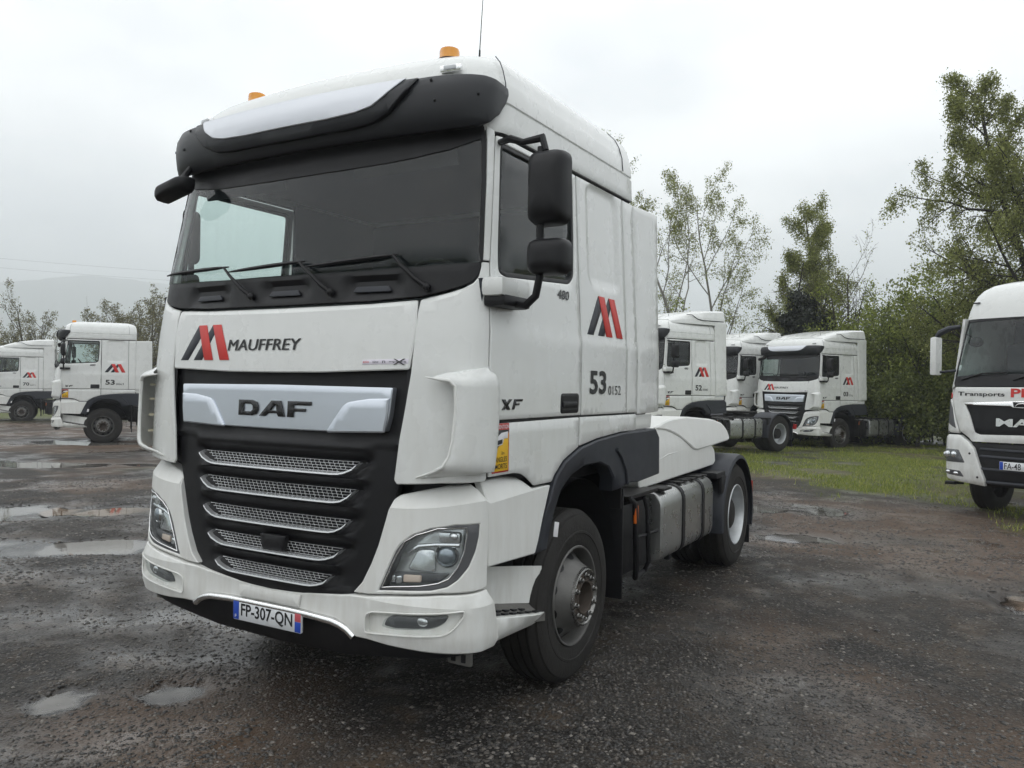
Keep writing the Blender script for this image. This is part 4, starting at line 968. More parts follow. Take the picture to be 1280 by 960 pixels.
    for poly, hole in ((DAF_D, DAF_DH), (DAF_A, DAF_AH), (DAF_F, None)):
        cv = lambda p: [(-.276 + a * .552, 1.637 + b * .087) for a, b in p]
        P('letter', cv(poly), MF, TXT2, bd, off=-.016, thick=.012, bev=.002, res=.06, holes=[cv(hole)] if hole else ())
    # ---- bumper
    inn = [(.803, 1.245), (.775, 1.14), (.738, 1.01), (.70, .915), (.648, .815), (.59, .757)]
    head = [(.755, .790), (.771, .824), (.831, .958), (.869, 1.035), (.909, 1.081), (.981, 1.119), (1.103, 1.142), (1.265, 1.145), (1.264, 1.084), (1.242, 1.015), (1.194, .938), (1.13, .878), (1.073, .842), (.996, .821)]
    lens = [(.778, .807), (.803, .864), (.852, .969), (.882, 1.046), (.923, 1.082), (1.014, 1.121), (1.168, 1.129), (1.171, 1.089), (1.159, 1.01), (1.126, .939), (1.08, .882), (1.028, .857), (.949, .837)]
    up = inn + [(.689, .762), (1.048, .812), (1.365, .823), (1.345, 1.245), (1.27, 1.305), (1.20, 1.334), (1.03, 1.322), (.93, 1.297), (.83, 1.266)]
    low = [(0, .700), (.243, .704), (.50, .730), (.585, .744), (.689, .751), (1.048, .801), (1.368, .812), (1.40, .74), (1.425, .646), (1.445, .558), (1.425, .512), (1.207, .520), (.967, .522), (.692, .538), (.616, .536), (.549, .582), (.479, .604), (.267, .614), (0, .618)]
    fog = rnd([(.69, .573), (.69, .664), (.737, .685), (1.167, .735), (1.167, .708), (1.115, .647), (1.069, .616), (.97, .603)], [.02, .02, .02, .01, .01, .03, .03, .03])
    flens = rnd([(.794, .622), (.809, .655), (.847, .680), (1.075, .708), (1.084, .70), (1.066, .672), (1.032, .650), (.992, .636), (.861, .618)], .012)
    bl = lambda s, z: .026 * min(1, max(0, (.806 - z) / .062)) * sm(.45, .8, abs(s)) - .02 * sm(.56, .50, z) * sm(.6, .75, abs(s))
    P('bumper', rnd(sym(low), .008), MBp, WHITE2, t, off=0, thick=.05, bev=.006, res=.045, bump=bl, holes=[fog, [(-a, b) for a, b in fog][::-1]], angle=18, lines=[[(x, .744) for x in np.linspace(.62, 1.39, 20)], [(-x, .744) for x in np.linspace(.62, 1.39, 20)]])
    flp = P('tow_cover', rnd([(-.225, .628), (.225, .628), (.235, .692), (-.235, .692)], .006), MBp, WHITE2, t, off=.0135, thick=.012, bev=.003, bump=bl)
    for mi in (False, True):
        c = P('headlight_panel', rnd(up, .01), MBp, WHITE2, t, off=0, thick=.06, bev=.006, res=.045, holes=[head], mir=mi, bump=lambda s, z: -.62 * max(0, z - 1.205 - .05 * sm(.8, 1.3, s)), angle=20, lines=[[(x, 1.205 + .05 * sm(.8, 1.3, x)) for x in np.linspace(.799, 1.338, 16)]])
        hl = P('headlight', rnd(inset(head[::-1], -.004), .004), MBp, LAMPI, t, off=-.062, thick=.01, bev=.002, mir=mi)
        P('lamp_bezel', rnd(head, .012), MBp, BEZEL, hl, off=-.004, thick=.055, bev=.004, holes=[lens], mir=mi, res=.04)
        P('lens', lens, MBp, CLEAR, hl, off=-.006, thick=.003, bev=.001, mir=mi, wall=False)
        MB().tube([S(a, b, -.003, YB) for a, b in refine(lens, .03) + lens[:1]], .0035, 6, False).build('lens_trim', CHROME, hl, mir=mi)
        mb = MB(); c0 = S(1.055, .985, -.045, YB); mb.lathe([(.058, -.03), (.060, 0), (.050, .012), (.046, .004)], 24); yr = MB()
        rot = Matrix.Translation(c0) @ Matrix.Rotation(R(-68), 4, 'Z')
        yr.add(mb.V, mb.F, rot); yr.build('projector_ring', CHROME, hl, mir=mi)
        yr = MB(); yr.add(*(lambda q: (q.V, q.F))(MB().sphere((0, 0, 0), (.030, .046, .046), 16, 10)), rot); yr.build('projector_lens', mat_lens, hl, mir=mi)
        mb = MB().box(S(1.07, 1.075, -.045, YB), (.11, .05, .055), .015, Matrix.Rotation(R(20), 3, 'Z')); mb.sphere(S(1.09, 1.083, -.024, YB), (.026, .02, .022)); mb.build('high_beam', REFLE, hl, mir=mi)
        MB().tube([S(.88, .985, -.04, YB), S(.93, 1.025, -.03, YB), S(1.0, 1.038, -.026, YB), S(1.13, 1.040, -.026, YB)], [.006, .012, .010, .012], 8).build('lamp_bar', REFLE, hl, mir=mi)
        P('reflector', rnd([(.88, .90), (1.0, .90), (.99, 1.01), (.92, 1.01)], .02), MBp, REFLE, hl, off=-.045, thick=.01, mir=mi)
        P('lamp_shelf', rnd([(.80, .822), (1.03, .862), (1.08, .90), (.82, .885)], .01), MBp, BEZEL, hl, off=-.035, thick=.02, mir=mi)
        P('turn_signal', rnd([(.875, .842), (.945, .850), (.945, .884), (.875, .880)], .008), MBp, mat_ind, hl, off=-.024, thick=.015, mir=mi)
        for q_ in (.81, .842):
            P('daylight_lamp', rnd([(q_, .832), (q_ + .026, .835), (q_ + .026, .872), (q_, .868)], .008), MBp, REFLE, hl, off=-.026, thick=.012, mir=mi)
        fl = P('fog_light', inset(fog if area(fog) > 0 else fog[::-1], -.003), MBp, WHITE2, t, off=-.032, thick=.01, bev=.001, res=.05, mir=mi, bump=bl)
        P('fog_bowl', flens, MBp, BEZEL, fl, off=-.029, thick=.004, bev=.001, mir=mi, bump=bl)
        mb = MB().sphere(S(.955, .663, -.010, YB), (.04, .012, .026)); mb.build('fog_reflector', REFLE, fl, mir=mi)
        P('fog_lens', flens, MBp, CLEAR, fl, off=-.006, thick=.02, bev=.003, mir=mi, bump=bl)
        MB().tube([S(a, b, bl(a, b) + .002, YB) for a, b in refine(fog, .04) + fog[:1]], .005, 6, False).build('fog_trim', WHITE2, fl, mir=mi)
        # black shadow gap filler behind bumper top
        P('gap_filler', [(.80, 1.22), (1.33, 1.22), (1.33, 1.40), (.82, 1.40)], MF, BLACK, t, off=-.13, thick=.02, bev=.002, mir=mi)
        tb = MB().box((1.13, .20, .475), (.14, .03, .085), .014).build('tow_bracket', STEPG, t, mir=mi)
        for xx in (1.10, 1.16): MB().box((xx, .183, .472), (.026, .008, .042), .003).build('bracket_hole', BLACK, tb, mir=mi)
    P('valance', sym([(0, .385), (.5, .40), (1.18, .50), (1.36, .53), (1.36, .60), (.6, .66), (0, .66)]), MBp, BLACK, t, off=-.035, thick=.08, bev=.01, res=.08)
    half = [(.602, .530), (.56, .560), (.515, .578), (.46, .590), (.30, .598), (.15, .600), (0, .600)]
    MB().tube([S(a, b, .004, YB) for a, b in half] + [S(-a, b, .004, YB) for a, b in half[::-1][1:]], .020, 10).build('chrome_bar', CHROME, t)
    # ---- number plate
    MPl = lambda u, v, o: (u, .0 - o, v)
    npl = P('number_plate', rnd([(-.26, .494), (.26, .494), (.26, .604), (-.26, .604)], .008), MPl, PLATEW, t, off=.012, thick=.012, bev=.002, res=.2)
    flat('plate_band', [(-.257, .497), (-.213, .497), (-.213, .601), (-.257, .601)], MPl, PLATEB, npl, .0132); flat('plate_band', [(.213, .497), (.257, .497), (.257, .552), (.213, .552)], MPl, PLATEB, npl, .0132)
    flat('plate_band', [(.213, .553), (.257, .553), (.257, .601), (.213, .601)], MPl, PLATER, npl, .0132)
    letter('plate_text', 'F', MPl, -.242, -.228, .506, .524, STKW, npl, .0150)
    if numbers[2:]: letter('plate_text', numbers[2], MPl, -.196, .196, .508, .590, TXT, npl, .0135, bold=.018)
    # ---- black sheets added behind the panels to put shade into the shut lines
    for mi in (False, True):
        panel('seam_backing', [(.33, 1.37), (.95, 1.29), (1.25, 1.46), (2.24, 1.53), (2.24, 2.36), (.33, 2.36)], MS, BLACK, t, off=-.014, thick=.004, bev=.001, res=.12, mir=mi)
        panel('seam_backing', [(1.315, 2.36), (2.24, 2.36), (2.24, 3.12), (1.315, 3.12)], MS, BLACK, t, off=-.024, thick=.004, bev=.001, res=.12, mir=mi)
        panel('seam_backing', [(.86, 1.36), (1.33, 1.36), (1.33, 1.92), (1.25, 2.42), (1.19, 2.42), (1.10, 2.31), (.87, 2.24)], MF, BLACK, t, off=-.014, thick=.004, bev=.001, res=.07, mir=mi)
        panel('seam_backing', [(1.205, 2.43), (1.262, 2.43), (1.222, 3.13), (1.172, 3.13)], MF, BLACK, t, off=-.012, thick=.004, bev=.001, res=.07, mir=mi)
    # ---- doors and side panels
    ws = lambda y, z: .006 * sm(2.13, 2.10, z) - .010 * sm(3.05, 3.13, z) * 0
    win = rnd([(1.275, 3.085), (1.333, 2.505), (1.349, 2.402), (1.42, 2.385), (2.169, 2.432), (2.222, 2.48), (2.197, 2.70), (2.135, 3.085)], .05)
    door = [(1.226, 3.118), (1.266, 2.44), (1.305, 1.95), (1.322, 1.80), (1.345, 1.652), (2.384, 1.652), (2.352, 2.12), (2.29, 2.45), (2.17, 3.118)]
    lowd = [(.262, 1.632), (1.302, 1.638), (1.302, 1.459), (1.098, 1.392), (.984, 1.314), (.95, 1.279), (.741, 1.279), (.663, 1.328), (.596, 1.357), (.515, 1.368), (.262, 1.368)]
    skirt = [(.262, 1.345), (.515, 1.352), (.590, 1.341), (.655, 1.311), (.735, 1.263), (.938, 1.263), (.855, 1.09), (.805, .971), (.768, .90), (.274, .918)]
    lowr = [(1.314, 1.638), (2.245, 1.634), (2.245, 1.521), (1.964, 1.520), (1.567, 1.495), (1.314, 1.463)]
    rear = [(1.318, 1.650), (2.045, 1.648), (2.045, 3.118), (1.318, 3.118)]
    strip = [(2.055, 1.648), (2.245, 1.647), (2.245, 3.118), (2.055, 3.118)]
    def rb(y, z):
        d = max(abs(y - 1.70) / .235, abs(z - 2.785) / .315); e = .0
        cx, cz = max(0, abs(y - 1.70) - .165), max(0, abs(z - 2.785) - .245)
        dd = math.hypot(cx, cz) - .07
        return ws(y, z) - .016 * sm(.012, -.012, dd) - .03 * sm(3.10, 3.13, z) * 0
    for mi in (False, True):
        d = panel('door', rnd(door, .012), MF, WHITE, t, off=0, thick=.016, bev=.005, res=.05, holes=[win], bump=ws, mir=mi)
        panel('side_window', win, MF, GLASS2, d, off=-.014, thick=.005, bev=.001, res=.12, mir=mi)
        wi = inset(win if area(win) > 0 else win[::-1], .026)
        panel('window_seal', win, MF, BLACK, d, off=-.004, thick=.02, bev=.004, holes=[wi], mir=mi)
        h = panel('door_handle', rnd([(2.10, 1.665), (2.345, 1.665), (2.345, 1.785), (2.10, 1.785)], .025), MF, BLACK, d, off=.010, thick=.016, bev=.006, res=.03, mir=mi)
        panel('grip', rnd([(2.12, 1.70), (2.31, 1.70), (2.31, 1.735), (2.12, 1.735)], .01), MF, BLACK, h, off=.018, thick=.012, bev=.004, mir=mi)
        letter('badge', '480', MS, 1.00, 1.155, 2.332, 2.388, TXT2, d, .004, shear=.2, bold=.02, mirror_u=mi, mir=mi)
        # chrome model letters: bars in relief
        for pl in ([(.36, 1.70), (.40, 1.70), (.50, 1.775), (.46, 1.775)], [(.362, 1.775), (.405, 1.775), (.475, 1.70), (.432, 1.70)], [(.50, 1.70), (.53, 1.70), (.565, 1.775), (.535, 1.775)], [(.535, 1.775), (.540, 1.758), (.645, 1.758), (.652, 1.775)], [(.525, 1.745), (.520, 1.730), (.60, 1.730), (.606, 1.745)]):
            ux = lambda p: [(.36 + (a - .36) * .74, 1.702 + (b - 1.70) * .72) for a, b in p]
            panel('badge_letter', ux(pl), MS, TXT2, d, off=.012, thick=.012, bev=.002, res=.1, mir=mi)
        ld = panel('door_lower', rnd(lowd, [.012, .012, .006, .006, .006, .01, .01, .02, .03, .03, .01]), MS, WHITE, t, off=-.002, thick=.011, bev=.005, res=.05, mir=mi)
        panel('side_skirt', rnd(skirt, .012), MS, WHITE2, t, off=-.004, thick=.04, bev=.006, res=.045, mir=mi, bump=lambda y, z: -.42 * max(0, z - 1.235 - .04 * (y - .3)), angle=16, lines=[[(x, 1.235 + .04 * (x - .3)) for x in np.linspace(.266, .92, 15)]])
        panel('lower_side_panel', rnd(lowr, .01), MS, WHITE, t, off=-.002, thick=.011, bev=.005, res=.06, mir=mi)
        sp = panel('rear_side_panel', rnd(rear, .01), MS, WHITE, t, off=0, thick=.018, bev=.004, res=.034, bump=rb, mir=mi)
        panel('rear_pillar', rnd(strip, .01), MS, WHITE, t, off=0, thick=.018, bev=.004, res=.06, bump=ws, mir=mi)
        panel('a_pillar', rnd([(1.200, 2.452), (1.256, 2.452), (1.236, 2.86), (1.216, 3.14), (1.14, 3.17), (1.158, 3.09), (1.180, 2.86)], .006), MF, WHITE, t, off=.001, thick=.04, bev=.005, res=.04, mir=mi)
        logo(MS, sp, 1.399, 1.969, 2.150, 2.405, mir=mi, mirror_u=False)
        # blind-spot warning sign
        q = 0
        if not mi or True:
            sk = panel('warning_sticker', rnd([(.285, 1.383), (.452, 1.383), (.452, 1.633), (.285, 1.633)], .008), MS, STKRED, ld, off=.001, thick=.002, bev=.0005, res=.2, mir=mi)
            flat('sticker_field', [(.293, 1.391), (.444, 1.391), (.444, 1.600), (.293, 1.600)], MS, STKR, sk, .0022, mir=mi)
            flat('sticker_triangle', [(.293, 1.48), (.444, 1.585), (.444, 1.60), (.293, 1.60)], MS, TXT, sk, .0034, mir=mi)
            flat('sticker_pictogram', [(.305, 1.515), (.38, 1.525), (.395, 1.555), (.432, 1.556), (.435, 1.59), (.37, 1.585), (.31, 1.555)], MS, STKW, sk, .0046, mir=mi)
            flat('sticker_pictogram', [(.312, 1.522), (.378, 1.531), (.378, 1.552), (.312, 1.545)], MS, GREYP, sk, .0056, mir=mi)
            for s_, a0, a1, z0, z1, mt_ in (('ATTENTION', .293, .446, 1.606, 1.626, STKW), ('ANGLES', .310, .428, 1.437, 1.463, TXT), ('MORTS', .310, .428, 1.402, 1.428, TXT)):
                letter('sticker_text', s_, MS, a0, a1, z0, z1, mt_, sk, .0036, bold=.004, mirror_u=mi, mir=mi)
            letter('sticker_text', '2m', MS, .37, .40, 1.475, 1.49, GREYP, sk, .0048, mirror_u=mi, mir=mi)
        if fairing:
            MFa = lambda y, z, o: (lerp(WT, z) + .03 * min(1.1, max(0, z - 2.1)) * (y - 2.25) / .45 - .012 * sm(2.4, 2.75, y) + o, y, z)
            top = 3.13 if not spoiler else 3.66
            fp = panel('side_fairing', rnd([(2.253, 1.632), (2.715, 1.642), (2.70, top), (2.253, top - .01)], [.01, .02, .03, .01]), MFa, WHITE, t, off=0, thick=.03, bev=.006, res=.06, mir=mi, bump=ws)
            panel('fairing_foot', rnd([(2.262, 1.522), (2.64, 1.522), (2.66, 1.622), (2.262, 1.622)], .012), MFa, WHITE2, t, off=-.03, thick=.02, bev=.004, mir=mi)
        # door hinge gap gutter
        MB().tube([S(s_, 3.132, -.004) for s_ in np.linspace(1.21, 3.05, 14)], .008, 6).build('rain_gutter', BLACK, t, mir=mi)
    if numbers[0]:
        sp = [c for c in t.children if c.name.startswith('rear_side_panel')]
        for c, mi in zip(sp, (False, True)):
            letter('fleet_number', numbers[0], MS, 1.425, 1.682, 1.777, 1.927, TXT, c, .0095, bold=.028, mirror_u=mi, mir=mi)
            letter('fleet_number', numbers[1], MS, 1.716, 1.926, 1.771, 1.832, TXT, c, .0095, bold=.0, mirror_u=mi, mir=mi)
    # ---- roof: stacked plan outlines
    lev = [(3.140, 1.191, .212, 2.262), (3.150, 1.196, .215, 2.266), (3.20, 1.194, .225, 2.268), (3.288, 1.190, .235, 2.268), (3.294, 1.180, .245, 2.262), (3.306, 1.179, .247, 2.262), (3.312, 1.188, .238, 2.266), (3.412, 1.180, .246, 2.266), (3.424, 1.173, .250, 2.262), (3.48, 1.160, .268, 2.258), (3.535, 1.132, .30, 2.245), (3.585, 1.085, .35, 2.22), (3.628, 1.01, .43, 2.15), (3.660, .87, .56, 2.03), (3.682, .62, .77, 1.87), (3.694, .25, 1.05, 1.65)]
    V = []; F = []
    def loop(z, w, yf, yb):
        k = w / 1.19; h = []
        for i in range(9): s = .85 * i / 8; h.append((s * k, yf + .05 * (s / .85) ** 2))
        for i in range(1, 9):
            q = i / 8; p0 = (.85 * k, yf + .05); p1 = (w - .012, yf + .09); p2 = (w, yf + .27)
            h.append(((1 - q) ** 2 * p0[0] + 2 * q * (1 - q) * p1[0] + q * q * p2[0], (1 - q) ** 2 * p0[1] + 2 * q * (1 - q) * p1[1] + q * q * p2[1]))
        for i in range(1, 8): h.append((w, yf + .27 + (yb - .06 - yf - .27) * i / 7))
        for i in range(1, 5): q = R(90) * i / 4; h.append((w - .06 + .06 * math.cos(q), yb - .06 + .06 * math.sin(q)))
        h.append((0, yb))
        return [(x, y, z) for x, y in h] + [(-x, y, z) for x, y in h[::-1][1:-1]]
    for l_ in lev: lp = loop(*l_); n = len(lp); V += lp
    for i in range(len(lev) - 1):
        for k in range(n): F.append((i * n + k, i * n + (k + 1) % n, (i + 1) * n + (k + 1) % n, (i + 1) * n + k))
    F.append(tuple((len(lev) - 1) * n + k for k in range(n)))
    rf = mesh('roof', V, F, WHITE, t, angle=34)
    for mi in (False, True):
        # seams of the roof shell: front corner and rear cap
        MB().tube([(1.188, .47, 3.33), (1.181, .47, 3.41), (1.161, .475, 3.48), (1.133, .49, 3.535), (1.086, .52, 3.585)], .003, 5).build('roof_seam', GREYP, rf, mir=mi)
        MB().tube([(1.190, 2.06, 3.32), (1.181, 2.06, 3.41), (1.161, 2.055, 3.48), (1.133, 2.05, 3.535), (1.086, 2.03, 3.585)], .003, 5).build('roof_seam', GREYP, rf, mir=mi)
        b = None if spoiler else MB().lathe([(.060, 0), (.060, .012), (.057, .016), (.056, .054), (.052, .066), (.040, .072), (.001, .074)], 24, (.76, .56, 3.63), axis='z').build('beacon', AMBER, t, mir=mi)
        if b: MB().lathe([(.075, -.03), (.075, .004), (.069, .008)], 20, (.76, .56, 3.628), axis='z').build('beacon_base', BLACK, b, mir=mi)
        ml = MB().box((.94, .318, 3.478), (.125, .03, .038), .012, Matrix.Rotation(R(9), 3, 'Z')).build('marker_lamp', CHROME, t, mir=mi)
        MB().box((.942, .301, 3.478), (.07, .012, .022), .005, Matrix.Rotation(R(9), 3, 'Z')).build('lamp_lens', PLATEW, ml, mir=mi)
    an = MB().tube([(.72, .92, 3.64), (.725, .915, 3.66)], [.018, .012], 8).tube([(.725, .915, 3.66), (.735, .91, 3.83)], [.008, .005], 6).tube([(.735, .91, 3.83), (.79, .88, 4.45)], [.003, .0015], 5).build('antenna', BLACK, t)
    if spoiler:
        sec = [(1.06, .62, 3.66), (1.10, .95, 3.77), (1.13, 1.45, 3.88), (1.14, 2.0, 3.955), (1.14, 2.66, 3.99)]
        V = []; F = []
        for w, y, z in sec:
            zb = 3.56
            for x, zz in ((w + .05, zb), (w + .045, zb + (z - zb) * .45), (w + .035, zb + (z - zb) * .55), (w, z - .05), (w - .06, z - .012), (w * .6, z + .02), (0, z + .03), (-w * .6, z + .02), (-w + .06, z - .012), (-w, z - .05), (-w - .035, zb + (z - zb) * .55), (-w - .045, zb + (z - zb) * .45), (-w - .05, zb)): V.append((x, y, max(zz, zb)))
        for i in range(len(sec) - 1):
            for k in range(12): F.append((i * 13 + k, i * 13 + k + 1, (i + 1) * 13 + k + 1, (i + 1) * 13 + k))
        F += [tuple(range(13)), tuple(4 * 13 + k for k in range(13))[::-1]]
        so = mesh('roof_spoiler', V, [f[::-1] for f in F], WHITE, t, angle=34)
        for mi in (False, True): MB().tube([(1.16, 1.15, 3.80), (1.165, 1.35, 3.80), (1.185, 1.55, 3.70), (1.195, 1.75, 3.675), (1.195, 2.6, 3.68)], .010, 6).build('spoiler_seam', GREYP, so, mir=mi)
    # ---- sun visor
    vis = [(0, 3.115), (.33, 3.115), (.9, 3.118), (1.04, 3.126), (1.159, 3.140), (1.251, 3.160), (1.36, 3.22), (1.43, 3.30), (1.445, 3.345), (1.42, 3.38), (1.29, 3.392), (1.184, 3.40), (.979, 3.402), (.80, 3.404), (0, 3.404)]
    vbm = lambda s, z: .010
    v = panel('sun_visor', rnd(sym(vis), .012), MV, VISOR, t, off=0, thick=.035, bev=.005, res=.045, bump=vbm)
    shelf = [(0, 3.165), (.45, 3.17), (.60, 3.185), (.70, 3.225), (.80, 3.32), (.845, 3.398), (0, 3.40)]
    panel('visor_step', rnd(sym(shelf), .02), MV, VISOR, v, off=.038, thick=.03, bev=.007, res=.05, bump=lambda s, z: -.012 * sm(3.30, 3.40, z))
    plt = [(0, 3.232), (.30, 3.232), (.50, 3.242), (.60, 3.262), (.68, 3.31), (.755, 3.385), (.767, 3.405), (0, 3.409)]
    panel('visor_plate', rnd(sym(plt), .015), MV, SILV2, v, off=.046, thick=.02, bev=.004, res=.05, bump=lambda s, z: -.012 * sm(3.30, 3.40, z))
    for mi in (False, True):
        for s_, z_ in ((.90, 3.375), (.93, 3.26), (1.17, 3.29)):
            MB().sphere(S(s_, z_, vbm(s_, z_) + .002, YV), (.009, .006, .009), 8, 6).build('screw', BLACK, v, mir=mi)
        MB().box((.95, .24, 3.20), (.05, .12, .03), .008).build('visor_bracket', BLACK, v, mir=mi)
        # side lid closing the visor end
    # ---- mirrors
    def housing(x0, x1, z0, z1, y, d):
        V = []; F = []; cx, cz = (x0 + x1) / 2, (z0 + z1) / 2
        sec = [(d, .94), (d * .9, 1.0), (.02, 1.0), (-.03, .95), (-.055, .80), (-.068, .55), (-.07, .2)]
        out = rnd([(x0, z0), (x1, z0), (x1, z1), (x0, z1)], .055, 5); n_ = len(out)
        for dy, k in sec:
            for x, z in out: V.append((cx + (x - cx) * k, y + dy, cz + (z - cz) * k))
        for i in range(len(sec) - 1):
            for k in range(n_): F.append((i * n_ + k, i * n_ + (k + 1) % n_, (i + 1) * n_ + (k + 1) % n_, (i + 1) * n_ + k))
        F += [tuple((len(sec) - 1) * n_ + k for k in range(n_)), tuple(range(n_))[::-1]]
        return V, F
    for mi in (False, True):
        dy = .34 if mi else 0.; dx = -.10 if mi else 0.
        fold = (lambda V: [(1.270 + (y - .32) * .4, .385 + (1.67 - x) * .6, z) for x, y, z in V]) if mi else (lambda V: V)
        dy = dx = 0.
        V, F = housing(1.420 + dx, 1.622 + dx, 2.612, 2.975, .32 + dy, .06); V = fold(V)
        mr = MB().add(V, F).build('mirror', BLACK, t, mir=mi)
        V, F = housing(1.420 + dx, 1.636 + dx, 2.368, 2.545, .32 + dy, .05); V = fold(V)
        MB().add(V, F).build('wide_angle_mirror', BLACK, mr, mir=mi)
        for gb_ in (((1.521, .382, 2.795), (.17, .006, .33)), ((1.528, .372, 2.455), (.18, .006, .14))):
            q = MB().box(*gb_, .002); q.V = fold(q.V); q.build('mirror_glass', MIRRG, mr, mir=mi)
        mb = MB().tube([(1.33, .36 + dy * .4, 2.235), (1.40 + dx, .33 + dy, 2.225), (1.455 + dx, .33 + dy, 2.27), (1.475 + dx, .33 + dy, 2.36), (1.475 + dx, .33 + dy, 3.0)], .020, 10)
        mb.tube([(1.18, .42, 3.085), (1.28, .36 + dy * .5, 3.075), (1.36 + dx * .5, .35 + dy, 3.045), (1.48 + dx, .33 + dy, 3.045), (1.50 + dx, .33 + dy, 2.98)], [.016, .020, .016, .022, .016], 8)
        if mi: mb = MB().tube([(1.26, .52, 2.25), (1.265, .49, 2.30), (1.27, .47, 2.40), (1.27, .47, 3.0), (1.25, .46, 3.06), (1.19, .44, 3.085)], .02, 8)
        mb.build('mirror_arm', BLACK, mr, mir=mi)
        bs = MB().box((1.275 - .03 * mi, .35 + .22 * mi, 2.315), (.13, .29, .10), .03).build('mirror_base', WHITE, t, mir=mi)
        MB().box((1.277 - .03 * mi, .36 + .22 * mi, 2.248), (.125, .27, .06), .02).build('base_cap', BLACK, bs, mir=mi)
    # kerb mirror over the far front corner
    V, F = housing(-1.11, -.83, 2.955, 3.05, .10, .05); V = [(x, y, z + (x + .97) * .22) for x, y, z in V]
    fm = MB().add(V, F).build('front_mirror', BLACK, t)
    MB().tube([(-.90, .12, 3.02), (-.92, .14, 3.09), (-.93, .20, 3.16)], .022, 8).build('mirror_arm', BLACK, fm)
    # ---- white chassis cover behind the cab
    if deck:
        body = [(2.82, 1.02), (4.94, 1.055), (4.90, 1.21), (4.70, 1.29), (4.4, 1.38), (4.0, 1.45), (3.5, 1.49), (2.82, 1.49)]
        lid = [(3.20, 1.482), (3.56, 1.455), (3.83, 1.392), (4.06, 1.30), (4.18, 1.252), (4.30, 1.238), (4.75, 1.25), (5.40, 1.275), (5.38, 1.38), (5.26, 1.455), (4.90, 1.51), (4.10, 1.556), (3.60, 1.54)]
        for mi in (False, True):
            dk = panel('chassis_cover', rnd(body, .06, 6), lambda y, z, o: (1.05 + o - .25 * max(0, z - 1.30), y, z), WHITE2, t, off=0, thick=1.05, bev=.010, res=.08, mir=mi, angle=30)
            panel('cover_lid', rnd(lid, .12, 6), lambda y, z, o: (1.065 + o - .25 * max(0, z - 1.30), y, z), WHITE2, dk, off=0, thick=1.06, bev=.012, res=.07, mir=mi, angle=30)
            MB().tube([(1.047, 3.05, 1.19), (1.046, 3.5, 1.25), (1.046, 4.0, 1.262)], [.002, .008, .002], 6).build('cover_crease', WHITE2, dk, mir=mi)
    return t

def copy_tree(o, parent=None, skip=()):
    c = o.copy(); COL.objects.link(c); c.parent = parent
    if parent is not None: c.matrix_parent_inverse = o.matrix_parent_inverse.copy()
    for ch in list(o.children):
        if not any(ch.name.startswith(k) for k in skip): copy_tree(ch, c, skip)
    return c

# ------------------------------------------------------------------ trucks in the yard
GT = 'white tractor units parked in the yard'
truck = build_tractor(numbers=('53', '0152', 'FP-307-QN'))
truck.location = (0, 0, 0)
prop(truck, 'large white tractor unit in the foreground with plate FP-307-QN', 'truck', GT)
def parked(x, y, z, yaw, num, small, label, src):
    t = copy_tree(src, None, skip=('fleet_number',))
    t.location = (x, y, z); t.rotation_euler = (0, 0, R(yaw)); prop(t, label, 'truck', GT)
    for c in [c for c in t.children if c.name.startswith('rear_side_panel')][:1]:
        letter('fleet_number', num, MS, 1.425, 1.682, 1.777, 1.927, TXT, c, .0095, bold=.028)
        letter('fleet_number', small, MS, 1.716, 1.926, 1.771, 1.832, TXT, c, .0095)
    return t
proto = build_tractor(numbers=('', ''), spoiler=True, deck=False)
proto.location = (-4.96, 17.21, -.06); proto.rotation_euler = (0, 0, R(-24.1))
prop(proto, 'white tractor unit numbered 52 just behind the large truck', 'truck', GT)
for c in [c for c in proto.children if c.name.startswith('rear_side_panel')][:1]:
    p52 = c
parked(-2.27, 24.36, -.20, -27.0, '03', '776', 'white tractor unit numbered 03 facing the yard from the grass', proto)
parked(-5.10, 25.15, -.18, -25.0, '52', '', 'white tractor unit squeezed between the ones numbered 52 and 03', proto) if False else None
t = copy_tree(proto); t.location = (-5.10, 25.15, -.17); t.rotation_euler = (0, 0, R(-25)); prop(t, 'white tractor unit squeezed between the ones numbered 52 and 03', 'truck', GT)
parked(-37.41, 17.74, -.40, -33.1, '70', '0071', 'white tractor unit numbered 70 at the far left edge', proto)
letter('fleet_number', '52', MS, 1.425, 1.682, 1.777, 1.927, TXT, p52, .0095, bold=.028); letter('fleet_number', '0080', MS, 1.716, 1.926, 1.771, 1.832, TXT, p52, .0095)
parked(-21.23, 11.28, -.17, -34.0, '53', '0063', 'white tractor unit numbered 53 0063 left of the large truck', truck)
for o in [o for o in bpy.data.objects if o.name.startswith('chassis_cover') and o.parent and o.parent.get('label', '').find('0063') > 0]:
    for c in list(o.children): bpy.data.objects.remove(c)
    bpy.data.objects.remove(o)

